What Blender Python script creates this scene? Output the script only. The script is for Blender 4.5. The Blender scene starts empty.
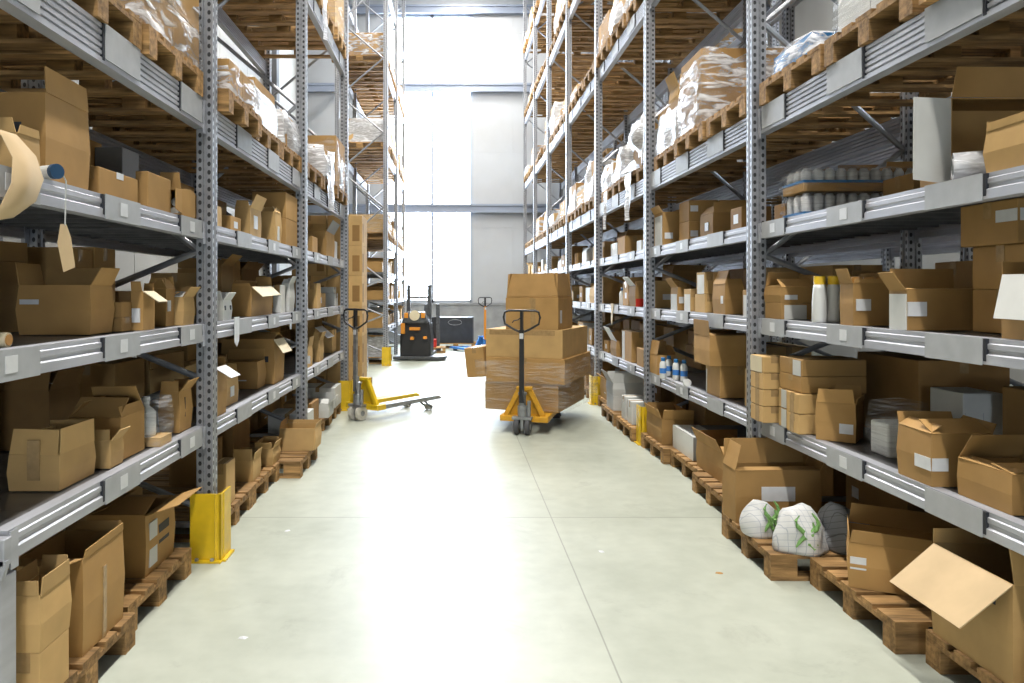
import bpy, math, random
from mathutils import Vector, Matrix, noise
R = math.radians
C = bpy.context.scene.collection
rnd = random.Random(7)
F, CX, CY, H = 750.0, 455.0, 291.0, 1.6        # lens in pixels, vanishing point, eye height
XL, XR, DEEP = 1.48, 2.02, 1.10                # rack faces either side of the aisle, rack depth
LV = {'L': [0, .80, 1.405, 2.01, 2.73, 4.68, 6.56, 8.42], 'R': [0, .76, 1.42, 2.05, 2.81, 4.72, 6.60, 8.45]}
POST = {'L': [1.72, 4.5, 7.28, 10.1], 'F': [16.1, 18.9, 21.65], 'R': [2.27, 5.05, 7.83, 10.61, 13.39, 16.17, 18.95, 21.73]}
ORD = 'first second third fourth fifth sixth seventh eighth ninth tenth eleventh twelfth thirteenth fourteenth fifteenth sixteenth seventeenth eighteenth nineteenth twentieth'.split()
PALZ = .144

# ------------------------------------------------------------------ materials
def mat(name, col, rough=.6, metal=0., spec=.5, var=0., nscale=6., bump=0., bscale=40., rand=0., stretch=None, coat=0.):
    m = bpy.data.materials.new(name); m.use_nodes = True
    nt = m.node_tree; N = nt.nodes; L = nt.links; p = N['Principled BSDF']
    p.inputs['Roughness'].default_value = rough; p.inputs['Metallic'].default_value = metal
    p.inputs['Specular IOR Level'].default_value = spec; p.inputs['Coat Weight'].default_value = coat
    p.inputs['Base Color'].default_value = (*col, 1)
    tc = N.new('ShaderNodeTexCoord'); src = tc.outputs['Object']
    if stretch:
        mp = N.new('ShaderNodeMapping'); mp.inputs['Scale'].default_value = stretch
        L.new(src, mp.inputs[0]); src = mp.outputs[0]
    if var or rand:
        hsv = N.new('ShaderNodeHueSaturation'); hsv.inputs['Color'].default_value = (*col, 1)
        add = None
        if var:
            n = N.new('ShaderNodeTexNoise'); n.inputs['Scale'].default_value = nscale; n.inputs['Detail'].default_value = 4
            L.new(src, n.inputs['Vector'])
            mr = N.new('ShaderNodeMapRange'); mr.inputs[1].default_value = .3; mr.inputs[2].default_value = .7
            mr.inputs[3].default_value = 1 - var; mr.inputs[4].default_value = 1 + var; L.new(n.outputs['Fac'], mr.inputs[0]); add = mr.outputs[0]
        if rand:
            oi = N.new('ShaderNodeObjectInfo'); mr2 = N.new('ShaderNodeMapRange')
            mr2.inputs[3].default_value = 1 - rand; mr2.inputs[4].default_value = 1 + rand; L.new(oi.outputs['Random'], mr2.inputs[0])
            if add:
                mu = N.new('ShaderNodeMath'); mu.operation = 'MULTIPLY'; L.new(add, mu.inputs[0]); L.new(mr2.outputs[0], mu.inputs[1]); add = mu.outputs[0]
            else: add = mr2.outputs[0]
        L.new(add, hsv.inputs['Value']); L.new(hsv.outputs[0], p.inputs['Base Color'])
    if bump:
        b = N.new('ShaderNodeBump'); b.inputs['Strength'].default_value = bump; b.inputs['Distance'].default_value = .01
        n2 = N.new('ShaderNodeTexNoise'); n2.inputs['Scale'].default_value = bscale; L.new(src, n2.inputs['Vector'])
        L.new(n2.outputs['Fac'], b.inputs['Height']); L.new(b.outputs[0], p.inputs['Normal'])
    return m

M = {}
M['card'] = mat('cardboard', (.45, .262, .092), .75, spec=.3, var=.10, nscale=5, bump=.12, bscale=14, rand=.16)
M['card2'] = mat('cardboard_pale', (.58, .37, .15), .75, spec=.3, var=.10, nscale=5, bump=.12, bscale=14, rand=.12)
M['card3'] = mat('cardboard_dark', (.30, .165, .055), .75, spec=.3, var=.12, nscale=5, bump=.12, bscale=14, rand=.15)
M['cardp'] = mat('cardboard_bleached', (.60, .44, .25), .75, spec=.3, var=.12, nscale=4, bump=.2, bscale=10)
M['cardw'] = mat('cardboard_white', (.66, .66, .62), .6, var=.06, nscale=6, rand=.06)
M['cardg'] = mat('cardboard_grey', (.22, .22, .22), .6, var=.08, nscale=6)
M['cream'] = mat('cream_cardboard', (.72, .62, .42), .7, var=.06)
M['white'] = mat('white_paper', (.72, .73, .74), .5, var=.05, nscale=20)
M['tape'] = mat('brown_tape', (.42, .27, .12), .25, var=.15, nscale=30)
M['red'] = mat('red_print', (.62, .03, .015), .5, var=.1, nscale=20)
M['ink'] = mat('dark_ink', (.02, .022, .03), .6)
M['wood'] = mat('pallet_wood', (.37, .215, .085), .75, spec=.25, var=.5, nscale=3.5, bump=.35, bscale=20, rand=.3, stretch=(1.2, 9, 9))
M['woody'] = mat('pallet_wood_lengthwise', (.37, .215, .085), .75, spec=.25, var=.5, nscale=3.5, bump=.35, bscale=20, rand=.3, stretch=(9, 1.2, 9))
M['steel'] = mat('galvanised_steel', (.50, .51, .55), .58, metal=.6, var=.18, nscale=10, bump=.06, bscale=60, stretch=(1, .15, 1))
M['deck'] = mat('steel_shelf_panel', (.22, .22, .225), .42, metal=.75, var=.2, nscale=8)
M['plate'] = mat('grey_label_plate', (.42, .43, .44), .55, var=.06, nscale=15)
M['brace'] = mat('brace_steel', (.34, .35, .37), .45, metal=.7, var=.15, nscale=12)
M['yellow'] = mat('yellow_paint', (.80, .52, .012), .4, var=.10, nscale=9, coat=.2)
M['ochre'] = mat('orange_yellow_enamel', (.72, .36, .02), .4, var=.14, nscale=14)
M['blackp'] = mat('black_plastic', (.018, .018, .02), .42)
M['dgrey'] = mat('dark_grey_steel', (.10, .105, .11), .42, metal=.5, var=.3, nscale=20)
M['mgrey'] = mat('worn_grey_steel', (.32, .33, .34), .4, metal=.6, var=.3, nscale=14)
M['rubber'] = mat('grey_rubber', (.07, .07, .075), .6, var=.2)
M['wheelw'] = mat('cream_nylon', (.62, .58, .50), .5, var=.12, nscale=30)
M['blue'] = mat('blue_paint', (.05, .22, .62), .4, var=.05)
M['bluecap'] = mat('blue_plastic', (.02, .17, .42), .35)
M['navy'] = mat('navy_cap', (.02, .07, .15), .4)
M['orange'] = mat('orange_plastic', (.85, .32, .03), .4)
M['capy'] = mat('yellow_cap', (.85, .55, .03), .35)
M['capb'] = mat('tan_cap', (.50, .25, .06), .4)
M['bottle'] = mat('white_plastic', (.74, .75, .72), .35, var=.04)
M['sack'] = mat('woven_sack', (.62, .62, .60), .6, var=.1, nscale=8, bump=.3, bscale=30)
M['gsack'] = mat('grey_sack', (.22, .23, .24), .5, var=.15, nscale=8, bump=.3, bscale=30)
M['green'] = mat('green_print', (.22, .44, .13), .5, var=.2, nscale=20)
M['string'] = mat('white_string', (.6, .6, .58), .8)
M['wall'] = mat('wall_panel', (.50, .515, .53), .5, var=.03, nscale=2)
M['wallc'] = mat('cream_wall_panel', (.46, .445, .40), .55, var=.03, nscale=1.5)
M['plinth'] = mat('concrete_plinth', (.33, .335, .34), .7, var=.16, nscale=3, bump=.1)
M['girt'] = mat('blue_grey_steel', (.30, .34, .42), .45, metal=.2)
M['alu'] = mat('aluminium_mullion', (.42, .46, .52), .4, metal=.3)
M['darkcol'] = mat('dark_grey_column', (.12, .125, .135), .5)
M['ceil'] = mat('ceiling_sheet', (.5, .5, .5), .6)
M['crate'] = mat('black_crate_panel', (.03, .033, .04), .45, var=.2)

def nodes(name):
    m = bpy.data.materials.new(name); m.use_nodes = True
    return m, m.node_tree.nodes, m.node_tree.links, m.node_tree.nodes['Principled BSDF']
def math_n(N, L, op, a, b=None, c=None):
    n = N.new('ShaderNodeMath'); n.operation = op
    for i, v in enumerate((a, b, c)):
        if v is None: continue
        if hasattr(v, 'links'): L.new(v, n.inputs[i])
        else: n.inputs[i].default_value = v
    return n.outputs[0]

def perforated():
    m, N, L, p = nodes('perforated_post_steel')
    tc = N.new('ShaderNodeTexCoord'); s = N.new('ShaderNodeSeparateXYZ'); L.new(tc.outputs['Object'], s.inputs[0])
    sn = N.new('ShaderNodeSeparateXYZ'); L.new(tc.outputs['Normal'], sn.inputs[0])
    isx = math_n(N, L, 'GREATER_THAN', math_n(N, L, 'ABSOLUTE', sn.outputs[0]), .5)
    mix = N.new('ShaderNodeMix'); L.new(isx, mix.inputs[0]); L.new(s.outputs[0], mix.inputs[2]); L.new(s.outputs[1], mix.inputs[3])
    u = math_n(N, L, 'SUBTRACT', math_n(N, L, 'ABSOLUTE', mix.outputs[0]), .027)
    side = math_n(N, L, 'GREATER_THAN', mix.outputs[0], 0.)
    zz = math_n(N, L, 'ADD', s.outputs[2], math_n(N, L, 'MULTIPLY', side, .02))
    v = math_n(N, L, 'SUBTRACT', math_n(N, L, 'FLOORED_MODULO', zz, .05), .025)
    d = math_n(N, L, 'ADD', math_n(N, L, 'POWER', math_n(N, L, 'DIVIDE', u, .010), 2.), math_n(N, L, 'POWER', math_n(N, L, 'DIVIDE', v, .014), 2.))
    hole = math_n(N, L, 'LESS_THAN', d, 1.)
    n = N.new('ShaderNodeTexNoise'); n.inputs['Scale'].default_value = 8; L.new(tc.outputs['Object'], n.inputs['Vector'])
    cr = N.new('ShaderNodeMix'); cr.data_type = 'RGBA'; cr.inputs[6].default_value = (.28, .285, .30, 1); cr.inputs[7].default_value = (.42, .43, .45, 1); L.new(n.outputs['Fac'], cr.inputs[0])
    c2 = N.new('ShaderNodeMix'); c2.data_type = 'RGBA'; L.new(hole, c2.inputs[0]); L.new(cr.outputs[2], c2.inputs[6]); c2.inputs[7].default_value = (.03, .03, .032, 1)
    L.new(c2.outputs[2], p.inputs['Base Color']); L.new(math_n(N, L, 'MULTIPLY_ADD', hole, -.65, .65), p.inputs['Metallic']); p.inputs['Roughness'].default_value = .42
    return m
M['post'] = perforated()

def floor_mat():
    m, N, L, p = nodes('sealed_concrete')
    tc = N.new('ShaderNodeTexCoord')
    n = N.new('ShaderNodeTexNoise'); n.inputs['Scale'].default_value = .9; n.inputs['Detail'].default_value = 8; n.inputs['Roughness'].default_value = .6; L.new(tc.outputs['Object'], n.inputs['Vector'])
    n2 = N.new('ShaderNodeTexNoise'); n2.inputs['Scale'].default_value = 7; n2.inputs['Detail'].default_value = 6; L.new(tc.outputs['Object'], n2.inputs['Vector'])
    r = N.new('ShaderNodeValToRGB'); r.color_ramp.elements[0].position = .34; r.color_ramp.elements[0].color = (.40, .425, .345, 1); r.color_ramp.elements[1].position = .66; r.color_ramp.elements[1].color = (.55, .575, .48, 1)
    L.new(math_n(N, L, 'MULTIPLY_ADD', n2.outputs['Fac'], .35, math_n(N, L, 'MULTIPLY', n.outputs['Fac'], .65)), r.inputs[0])
    s = N.new('ShaderNodeSeparateXYZ'); L.new(tc.outputs['Object'], s.inputs[0])
    ln = None
    w = math_n(N, L, 'MULTIPLY', math_n(N, L, 'SUBTRACT', n.outputs['Fac'], .5), .012)
    for ax, pos in ((0, .68), (1, 5.3), (1, 11.8), (1, -1.2), (1, 18.3)):
        d = math_n(N, L, 'LESS_THAN', math_n(N, L, 'ABSOLUTE', math_n(N, L, 'ADD', math_n(N, L, 'SUBTRACT', s.outputs[ax], pos), w)), .004 if ax == 0 else .006)
        ln = d if ln is None else math_n(N, L, 'MAXIMUM', ln, d)
    n3 = N.new('ShaderNodeTexNoise'); n3.inputs['Scale'].default_value = 2.3; n3.inputs['Detail'].default_value = 10; n3.inputs['Roughness'].default_value = .72; n3.inputs['Distortion'].default_value = .6; L.new(tc.outputs['Object'], n3.inputs['Vector'])
    st = N.new('ShaderNodeMapRange'); st.inputs[1].default_value = .57; st.inputs[2].default_value = .70; st.inputs[3].default_value = 0; st.inputs[4].default_value = .45; L.new(n3.outputs['Fac'], st.inputs[0])
    ln = math_n(N, L, 'MAXIMUM', ln, st.outputs[0])
    mx = N.new('ShaderNodeMix'); mx.data_type = 'RGBA'; L.new(math_n(N, L, 'MULTIPLY', ln, .55), mx.inputs[0]); L.new(r.outputs[0], mx.inputs[6]); mx.inputs[7].default_value = (.15, .15, .12, 1)
    L.new(mx.outputs[2], p.inputs['Base Color'])
    L.new(math_n(N, L, 'MULTIPLY_ADD', n.outputs['Fac'], .14, .35), p.inputs['Roughness'])
    p.inputs['Specular IOR Level'].default_value = .6
    b = N.new('ShaderNodeBump'); b.inputs['Strength'].default_value = .05; b.inputs['Distance'].default_value = .02; L.new(n2.outputs['Fac'], b.inputs['Height']); L.new(b.outputs[0], p.inputs['Normal'])
    return m
M['floor'] = floor_mat()

def wrap_mat(name, lo, hi, scale=(3, 3, 14)):
    m, N, L, p = nodes(name)
    tc = N.new('ShaderNodeTexCoord'); mp = N.new('ShaderNodeMapping'); mp.inputs['Scale'].default_value = scale; L.new(tc.outputs['Object'], mp.inputs[0])
    n = N.new('ShaderNodeTexNoise'); n.inputs['Scale'].default_value = 2.2; n.inputs['Detail'].default_value = 7; n.inputs['Distortion'].default_value = 1.2; L.new(mp.outputs[0], n.inputs['Vector'])
    mr = N.new('ShaderNodeMapRange'); mr.inputs[1].default_value = .44; mr.inputs[2].default_value = .62; mr.inputs[3].default_value = lo; mr.inputs[4].default_value = hi; L.new(n.outputs['Fac'], mr.inputs[0])
    p.inputs['Base Color'].default_value = (.82, .83, .85, 1); p.inputs['Roughness'].default_value = .22; p.inputs['Specular IOR Level'].default_value = .8
    b = N.new('ShaderNodeBump'); b.inputs['Strength'].default_value = .8; b.inputs['Distance'].default_value = .02; L.new(n.outputs['Fac'], b.inputs['Height']); L.new(b.outputs[0], p.inputs['Normal'])
    L.new(mr.outputs[0], p.inputs['Alpha'])
    return m
M['wrap'] = wrap_mat('stretch_wrap', .08, .85, (2.2, 2.2, 8))
M['wrapx'] = wrap_mat('thin_stretch_wrap', .02, .26, (1.5, 1.5, 18))
M['wrapw'] = wrap_mat('white_stretch_wrap', .55, .98)
def glass():
    m, N, L, p = nodes('window_glass')
    N.remove(p); out = N['Material Output']; t = N.new('ShaderNodeBsdfTransparent'); t.inputs[0].default_value = (.96, .98, 1, 1)
    g = N.new('ShaderNodeBsdfGlossy'); g.inputs['Roughness'].default_value = .03; mx = N.new('ShaderNodeMixShader'); mx.inputs[0].default_value = .06
    L.new(t.outputs[0], mx.inputs[1]); L.new(g.outputs[0], mx.inputs[2]); L.new(mx.outputs[0], out.inputs[0]); return m
M['glass'] = glass()
def emit(name, col, s):
    m, N, L, p = nodes(name); p.inputs['Emission Color'].default_value = (*col, 1); p.inputs['Emission Strength'].default_value = s; return m
M['lamp'] = emit('lamp_tube', (1, .97, .92), 14)

# ------------------------------------------------------------------ mesh helpers
class MB:
    def __init__(s): s.v = []; s.f = []; s.m = []
    def add(s, vs, fs, mi=0):
        o = len(s.v); s.v += [tuple(v) for v in vs]; s.f += [tuple(i + o for i in f) for f in fs]; s.m += [mi] * len(fs); return s
    def box(s, x0, x1, y0, y1, z0, z1, mi=0, T=None, faces=(0, 1, 2, 3, 4, 5)):
        vs = [Vector((x, y, z)) for x in (x0, x1) for y in (y0, y1) for z in (z0, z1)]
        if T: vs = [T @ v for v in vs]
        fs = [(0, 1, 3, 2), (4, 6, 7, 5), (0, 4, 5, 1), (2, 3, 7, 6), (0, 2, 6, 4), (1, 5, 7, 3)]
        return s.add(vs, [fs[i] for i in faces], mi)
    def bar(s, a, b, w, h=None, mi=0, up=(0, 0, 1)):
        a, b = Vector(a), Vector(b); h = h or w; d = (b - a).normalized(); u = Vector(up)
        if abs(d.dot(u)) > .98: u = Vector((1, 0, 0))
        x = d.cross(u).normalized(); z = x.cross(d)
        vs = [p + x * i * w / 2 + z * j * h / 2 for p in (a, b) for i, j in ((-1, -1), (1, -1), (1, 1), (-1, 1))]
        return s.add(vs, [(3, 2, 1, 0), (4, 5, 6, 7), (0, 1, 5, 4), (1, 2, 6, 5), (2, 3, 7, 6), (3, 0, 4, 7)], mi)
    def tube(s, pts, r, n=10, mi=0, closed=False, cap=True):
        pts = [Vector(p) for p in pts]; rings = []; k = len(pts)
        for i, p in enumerate(pts):
            if closed: d = pts[(i + 1) % k] - pts[i - 1]
            else: d = pts[min(i + 1, k - 1)] - pts[max(i - 1, 0)]
            d.normalize(); u = Vector((0, 0, 1)) if abs(d.z) < .95 else Vector((0, 1, 0))
            x = d.cross(u).normalized(); z = x.cross(d); rr = r[i] if isinstance(r, (list, tuple)) else r
            rings.append([p + (x * math.cos(t) + z * math.sin(t)) * rr for t in [2 * math.pi * j / n for j in range(n)]])
        vs = [v for q in rings for v in q]; fs = []
        for i in range(k if closed else k - 1):
            a, b = i * n, ((i + 1) % k) * n
            fs += [(a + j, a + (j + 1) % n, b + (j + 1) % n, b + j) for j in range(n)]
        if cap and not closed: fs += [tuple(range(n - 1, -1, -1)), tuple(range((k - 1) * n, k * n))]
        return s.add(vs, fs, mi)
    def lathe(s, prof, c=(0, 0, 0), n=16, mi=0, T=None):
        vs = [Vector((r * math.cos(2 * math.pi * j / n), r * math.sin(2 * math.pi * j / n), z)) for r, z in prof for j in range(n)]
        if T: vs = [T @ v for v in vs]
        vs = [v + Vector(c) for v in vs]
        fs = [(i * n + j, i * n + (j + 1) % n, (i + 1) * n + (j + 1) % n, (i + 1) * n + j) for i in range(len(prof) - 1) for j in range(n)]
        fs += [tuple(range(n - 1, -1, -1)), tuple(range((len(prof) - 1) * n, len(prof) * n))]
        return s.add(vs, fs, mi)
    def prism(s, poly, axis, a, b, mi=0, T=None):
        # poly in the other two axes, extruded along axis from a to b
        def P(u, v, w): return Vector({'x': (w, u, v), 'y': (u, w, v), 'z': (u, v, w)}[axis])
        n = len(poly); vs = [P(u, v, w) for w in (a, b) for u, v in poly]
        if T: vs = [T @ v for v in vs]
        return s.add(vs, [tuple(range(n)), tuple(range(2 * n - 1, n - 1, -1))] + [(i, i + n, (i + 1) % n + n, (i + 1) % n) for i in range(n)], mi)
    def build(s, name, m, parent=None, loc=(0, 0, 0), rot=0, bevel=0, smooth=False, kind=None):
        me = bpy.data.meshes.new(name); me.from_pydata(s.v, [], s.f)
        for x in (m if isinstance(m, (list, tuple)) else [m]): me.materials.append(M[x] if isinstance(x, str) else x)
        me.polygons.foreach_set('material_index', s.m)
        if smooth: me.polygons.foreach_set('use_smooth', [True] * len(me.polygons))
        o = bpy.data.objects.new(name, me); C.objects.link(o); o.location = loc; o.rotation_euler.z = rot
        fixn(me)
        if smooth == 'auto' : pass
        if parent is not None: o.parent = parent
        if bevel:
            b = o.modifiers.new('bevel', 'BEVEL'); b.width = bevel; b.segments = 2; b.limit_method = 'ANGLE'; b.angle_limit = R(40)
        if kind: o['kind'] = kind
        return o
def fixn(me):
    import bmesh
    bm = bmesh.new(); bm.from_mesh(me); bmesh.ops.recalc_face_normals(bm, faces=bm.faces); bm.to_mesh(me); bm.free()
def tag(o, label, cat, group=None, kind=None):
    o['label'] = label; o['category'] = cat
    if group: o['group'] = group
    if kind: o['kind'] = kind
    return o
def empty(name, loc, rot=0):
    o = bpy.data.objects.new(name, None); C.objects.link(o); o.location = loc; o.rotation_euler.z = rot; o.empty_display_size = .1; return o
def copy_tree(o, parent=None):
    c = o.copy(); C.objects.link(c)
    if parent is not None: c.parent = parent
    for ch in o.children: copy_tree(ch, c)
    return c
def RX(a): return Matrix.Rotation(a, 4, 'X')
def RY(a): return Matrix.Rotation(a, 4, 'Y')
def RZ(a): return Matrix.Rotation(a, 4, 'Z')
def TR(x, y, z): return Matrix.Translation((x, y, z))

exec_order = []
# ------------------------------------------------------------------ room
YB, YF, XW0, XW1, ZC = 22.75, -9.0, -4.7, 9.5, 11.2
MB().box(XW0 - .2, XW1 + .2, YF - .2, YB + .3, -.2, 0).build('floor', 'floor', kind='structure')
MB().box(XW0 - .2, XW1 + .2, YF - .2, YB + .3, ZC, ZC + .2).build('ceiling', 'ceil', kind='structure')
# end wall with its tall window; opening X -4.2 .. 0.52, Z 1.24 .. 10.0
WX0, WX1, WZ0, WZ1 = -2.2, .50, 1.24, 9.98
b = MB()
for x0, x1, z0, z1 in ((XW0, -3.45, 1.24, ZC), (-3.44, WX0, 1.24, ZC), (WX0, WX1, WZ1, ZC)): b.box(x0, x1, YB, YB + .2, z0, z1)
xs = [WX1, 1.75, 3.0, 4.25, 5.5, 6.75, 8.0, XW1]; zs = [1.24, 3.52, 4.0, 5.8, 7.62, 9.4, ZC]
for i in range(len(xs) - 1):
    for j in range(len(zs) - 1): b.box(xs[i] + (.004 if i else 0), xs[i + 1] + .0015, YB, YB + .2, zs[j] + .004, zs[j + 1] + .0015)
b.box(WX1 + .002, XW1, YB + .03, YB + .19, 1.24, ZC)
b.build('wall_back', 'wall', kind='structure')
b = MB().box(XW0, XW1, YB - .04, YB + .2, 0, 1.24); b.box(XW0, XW1, YB - .07, YB - .04, 1.18, 1.24)
b.build('trim_1', 'plinth', kind='structure')
for k, z in enumerate((3.98, 7.62, 9.98)):
    b = MB().box(XW0, XW1, YB - .16, YB - .02, z, z + .2); b.box(XW0, XW1, YB - .2, YB - .16, z - .02, z + .04); b.box(XW0, XW1, YB - .2, YB - .16, z + .18, z + .24)
    b.build('trim_%d' % (k + 2), 'girt', kind='structure')
b = MB()
mull = [WX0, -.69, WX1]
for x in mull: b.box(x - .045, x + .045, YB - .01, YB + .12, WZ0, WZ1)
for z in (WZ0, WZ1 - .08): b.box(WX0, WX1, YB - .01, YB + .12, z, z + .09)
w = b.build('window_1', 'alu', kind='structure')
for i in range(2): MB().box(mull[i] + .045, mull[i + 1] - .045, YB + .05, YB + .06, WZ0 + .09, WZ1 - .08).build('glass_pane', 'glass', w)
# side walls
b = MB()
for i in range(16):
    y0 = YF + i * 2.0; b.box(XW0 - .2, XW0, y0, min(y0 + 1.985, YB), 0, ZC)
b.box(XW0 - .2, XW0 - .03, YF, YB, 0, ZC); b.build('wall_left', 'wallc', kind='structure')
for i, y in enumerate((2.0, 7.0, 13.1, 18.5)): MB().box(XW0, XW0 + .3, y, y + .3, 0, ZC).build('trim_%d' % (i + 6), 'darkcol', kind='structure')
# far side wall with a high band of windows
b = MB()
for y0, y1, z0, z1 in ((YF, YB, 0, 6.6), (YF, YB, 7.4, ZC), (YF, 1.5, 6.6, 7.4), (20, YB, 6.6, 7.4)): b.box(XW1, XW1 + .2, y0, y1, z0, z1)
b.build('wall_right', 'wallc', kind='structure')
b = MB()
for i in range(7):
    y = 1.5 + i * 18.5 / 6; b.box(XW1, XW1 + .12, y - .05, y + .05, 6.6, 7.4)
for z in (6.6, 7.32): b.box(XW1, XW1 + .12, 1.5, 20, z, z + .08)
w = b.build('window_2', 'alu', kind='structure')
MB().box(XW1 + .05, XW1 + .06, 1.5, 20, 6.6, 7.4).build('glass_pane', 'glass', w)
# wall behind the camera, unseen window added to light camera-facing boxes
b = MB()
for x0, x1, z0, z1 in ((XW0, -.6, 0, ZC), (1.4, XW1, 0, ZC), (-.6, 1.4, 2.4, ZC), (-.6, 1.4, 0, 1.0)): b.box(x0, x1, YF - .2, YF, z0, z1)
b.build('wall_front', 'wall', kind='structure')
b = MB()
for x in (-.6, .4, 1.4): b.box(x - .05, x + .05, YF - .12, YF, 1.0, 2.4)
for z in (1.0, 2.3): b.box(-.6, 1.4, YF - .12, YF, z, z + .1)
w = b.build('added_fill_window', 'alu', kind='structure')
MB().box(-.6, 1.4, YF - .07, YF - .06, 1.0, 2.4).build('glass_pane', 'glass', w)

# ------------------------------------------------------------------ lights: hall lamps above the aisle, daylight through the windows
def portal(loc, rot, sx, sy):
    l = bpy.data.lights.new('daylight_portal', 'AREA'); l.shape = 'RECTANGLE'; l.size = sx; l.size_y = sy; l.cycles.is_portal = True
    o = bpy.data.objects.new('daylight_portal', l); C.objects.link(o); o.location = loc; o.rotation_euler = rot
portal(((WX0 + WX1) / 2, YB + .25, (WZ0 + WZ1) / 2), (R(-90), 0, 0), WX1 - WX0, WZ1 - WZ0)
portal((XW1 + .25, 10.75, 7.0), (0, R(90), 0), .8, 18.5)
portal((.4, YF - .25, 1.7), (R(90), 0, 0), 2, 1.4)  # sky light through the added window behind the camera
lampdefs = [(.27, y, 10.6, 1.0) for y in (-6, -2.2, 1.6, 5.4, 9.2, 13, 16.8, 20.4)] + [(-3.6, y, 10.6, .2) for y in (1.6, 8, 15)] + [(6.8, y, 10.6, .3) for y in (1.6, 8, 15)]
for i, (x, y, z, s) in enumerate(lampdefs):
    e = empty('hall_lamp', (x, y, z))
    tag(e, 'long white hall lamp hung high above the aisle floor' if abs(x - .27) < .1 else 'long white hall lamp hung high behind the racks', 'lamp', 'hall lamps above the aisle' if abs(x - .27) < .1 else 'hall lamps behind the racks')
    MB().prism([(-.2, .02), (-.12, .12), (.12, .12), (.2, .02)], 'y', -.9, .9).build('housing', 'plate', e)
    MB().bar((0, -.6, .12), (0, -.6, ZC - z), .02).bar((0, .6, .12), (0, .6, ZC - z), .02).build('hanging_rod', 'mgrey', e)
    l = bpy.data.lights.new('lamp_light', 'AREA'); l.shape = 'RECTANGLE'; l.size = .25; l.size_y = 1.6; l.energy = 440 * s; l.color = (1, .965, .91)
    o = bpy.data.objects.new('lamp_light', l); C.objects.link(o); o.location = (x, y, z - .02); 
w = bpy.data.worlds.new('overcast_sky'); bpy.context.scene.world = w; w.use_nodes = True
w.node_tree.nodes['Background'].inputs[0].default_value = (.80, .89, 1, 1); w.node_tree.nodes['Background'].inputs[1].default_value = 42.0

# ------------------------------------------------------------------ racks
def beam(parent, side, x, y0, y1, z, h, front, plates, gaps=True):
    """x: aisle-side face; s: +1 when the aisle is towards +x."""
    s = 1 if side != 'R' else -1
    t = .05
    if h > .12:
        prof = [(0, 0), (.012, .0), (.012, .022)]
        for i in range(5):
            a = .026 + i * .028; prof += [(.001, a), (.001, a + .007), (.010, a + .010), (.010, a + .025)]
        prof += [(.004, h - .004), (.004, h), (-t, h), (-t, 0)]
    else:
        prof = [(.0, 0), (.014, .0), (.014, h * .36), (.004, h * .42), (.004, h * .55), (.009, h * .6), (.009, h * .78), (.003, h * .82), (.003, h), (-t, h), (-t, 0)]
    b = MB().prism([(x + s * (u - .014), z - h + v) for u, v in prof], 'y', y0 + .05, y1 - .05)
    b.box(min(x - s * .004, x + s * .002), max(x - s * .004, x + s * .002), y0 + .045, y0 + .09, z - h - .03, z - .001)
    b.box(min(x - s * .004, x + s * .002), max(x - s * .004, x + s * .002), y1 - .09, y1 - .045, z - h - .03, z - .001)
    o = b.build('beam', 'steel', parent)
    for k, (a, c) in enumerate(plates):
        q = MB(); q.box(min(x, x + s * .004), max(x, x + s * .004), a, c, z - h + (.022 if h > .12 else -.004), z + .001)
        g = q.build('label_plate', 'plate', o)
        e = a if side != 'R' else a
        MB().box(min(x - s * .012, x + s * .001), max(x - s * .012, x + s * .001), e - .018, e - .002, z - h + .012, z - .002).build('plate_gap', 'ink', o)
        if h < .12 and (k + int(y0 * 7)) % 4 != 3:
            MB().box(min(x, x + s * .006), max(x, x + s * .006), (a + c) / 2 - .035, (a + c) / 2 + .035, z - h * .78, z - h * .2).build('paper_label', 'white', g)
    return o
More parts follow.
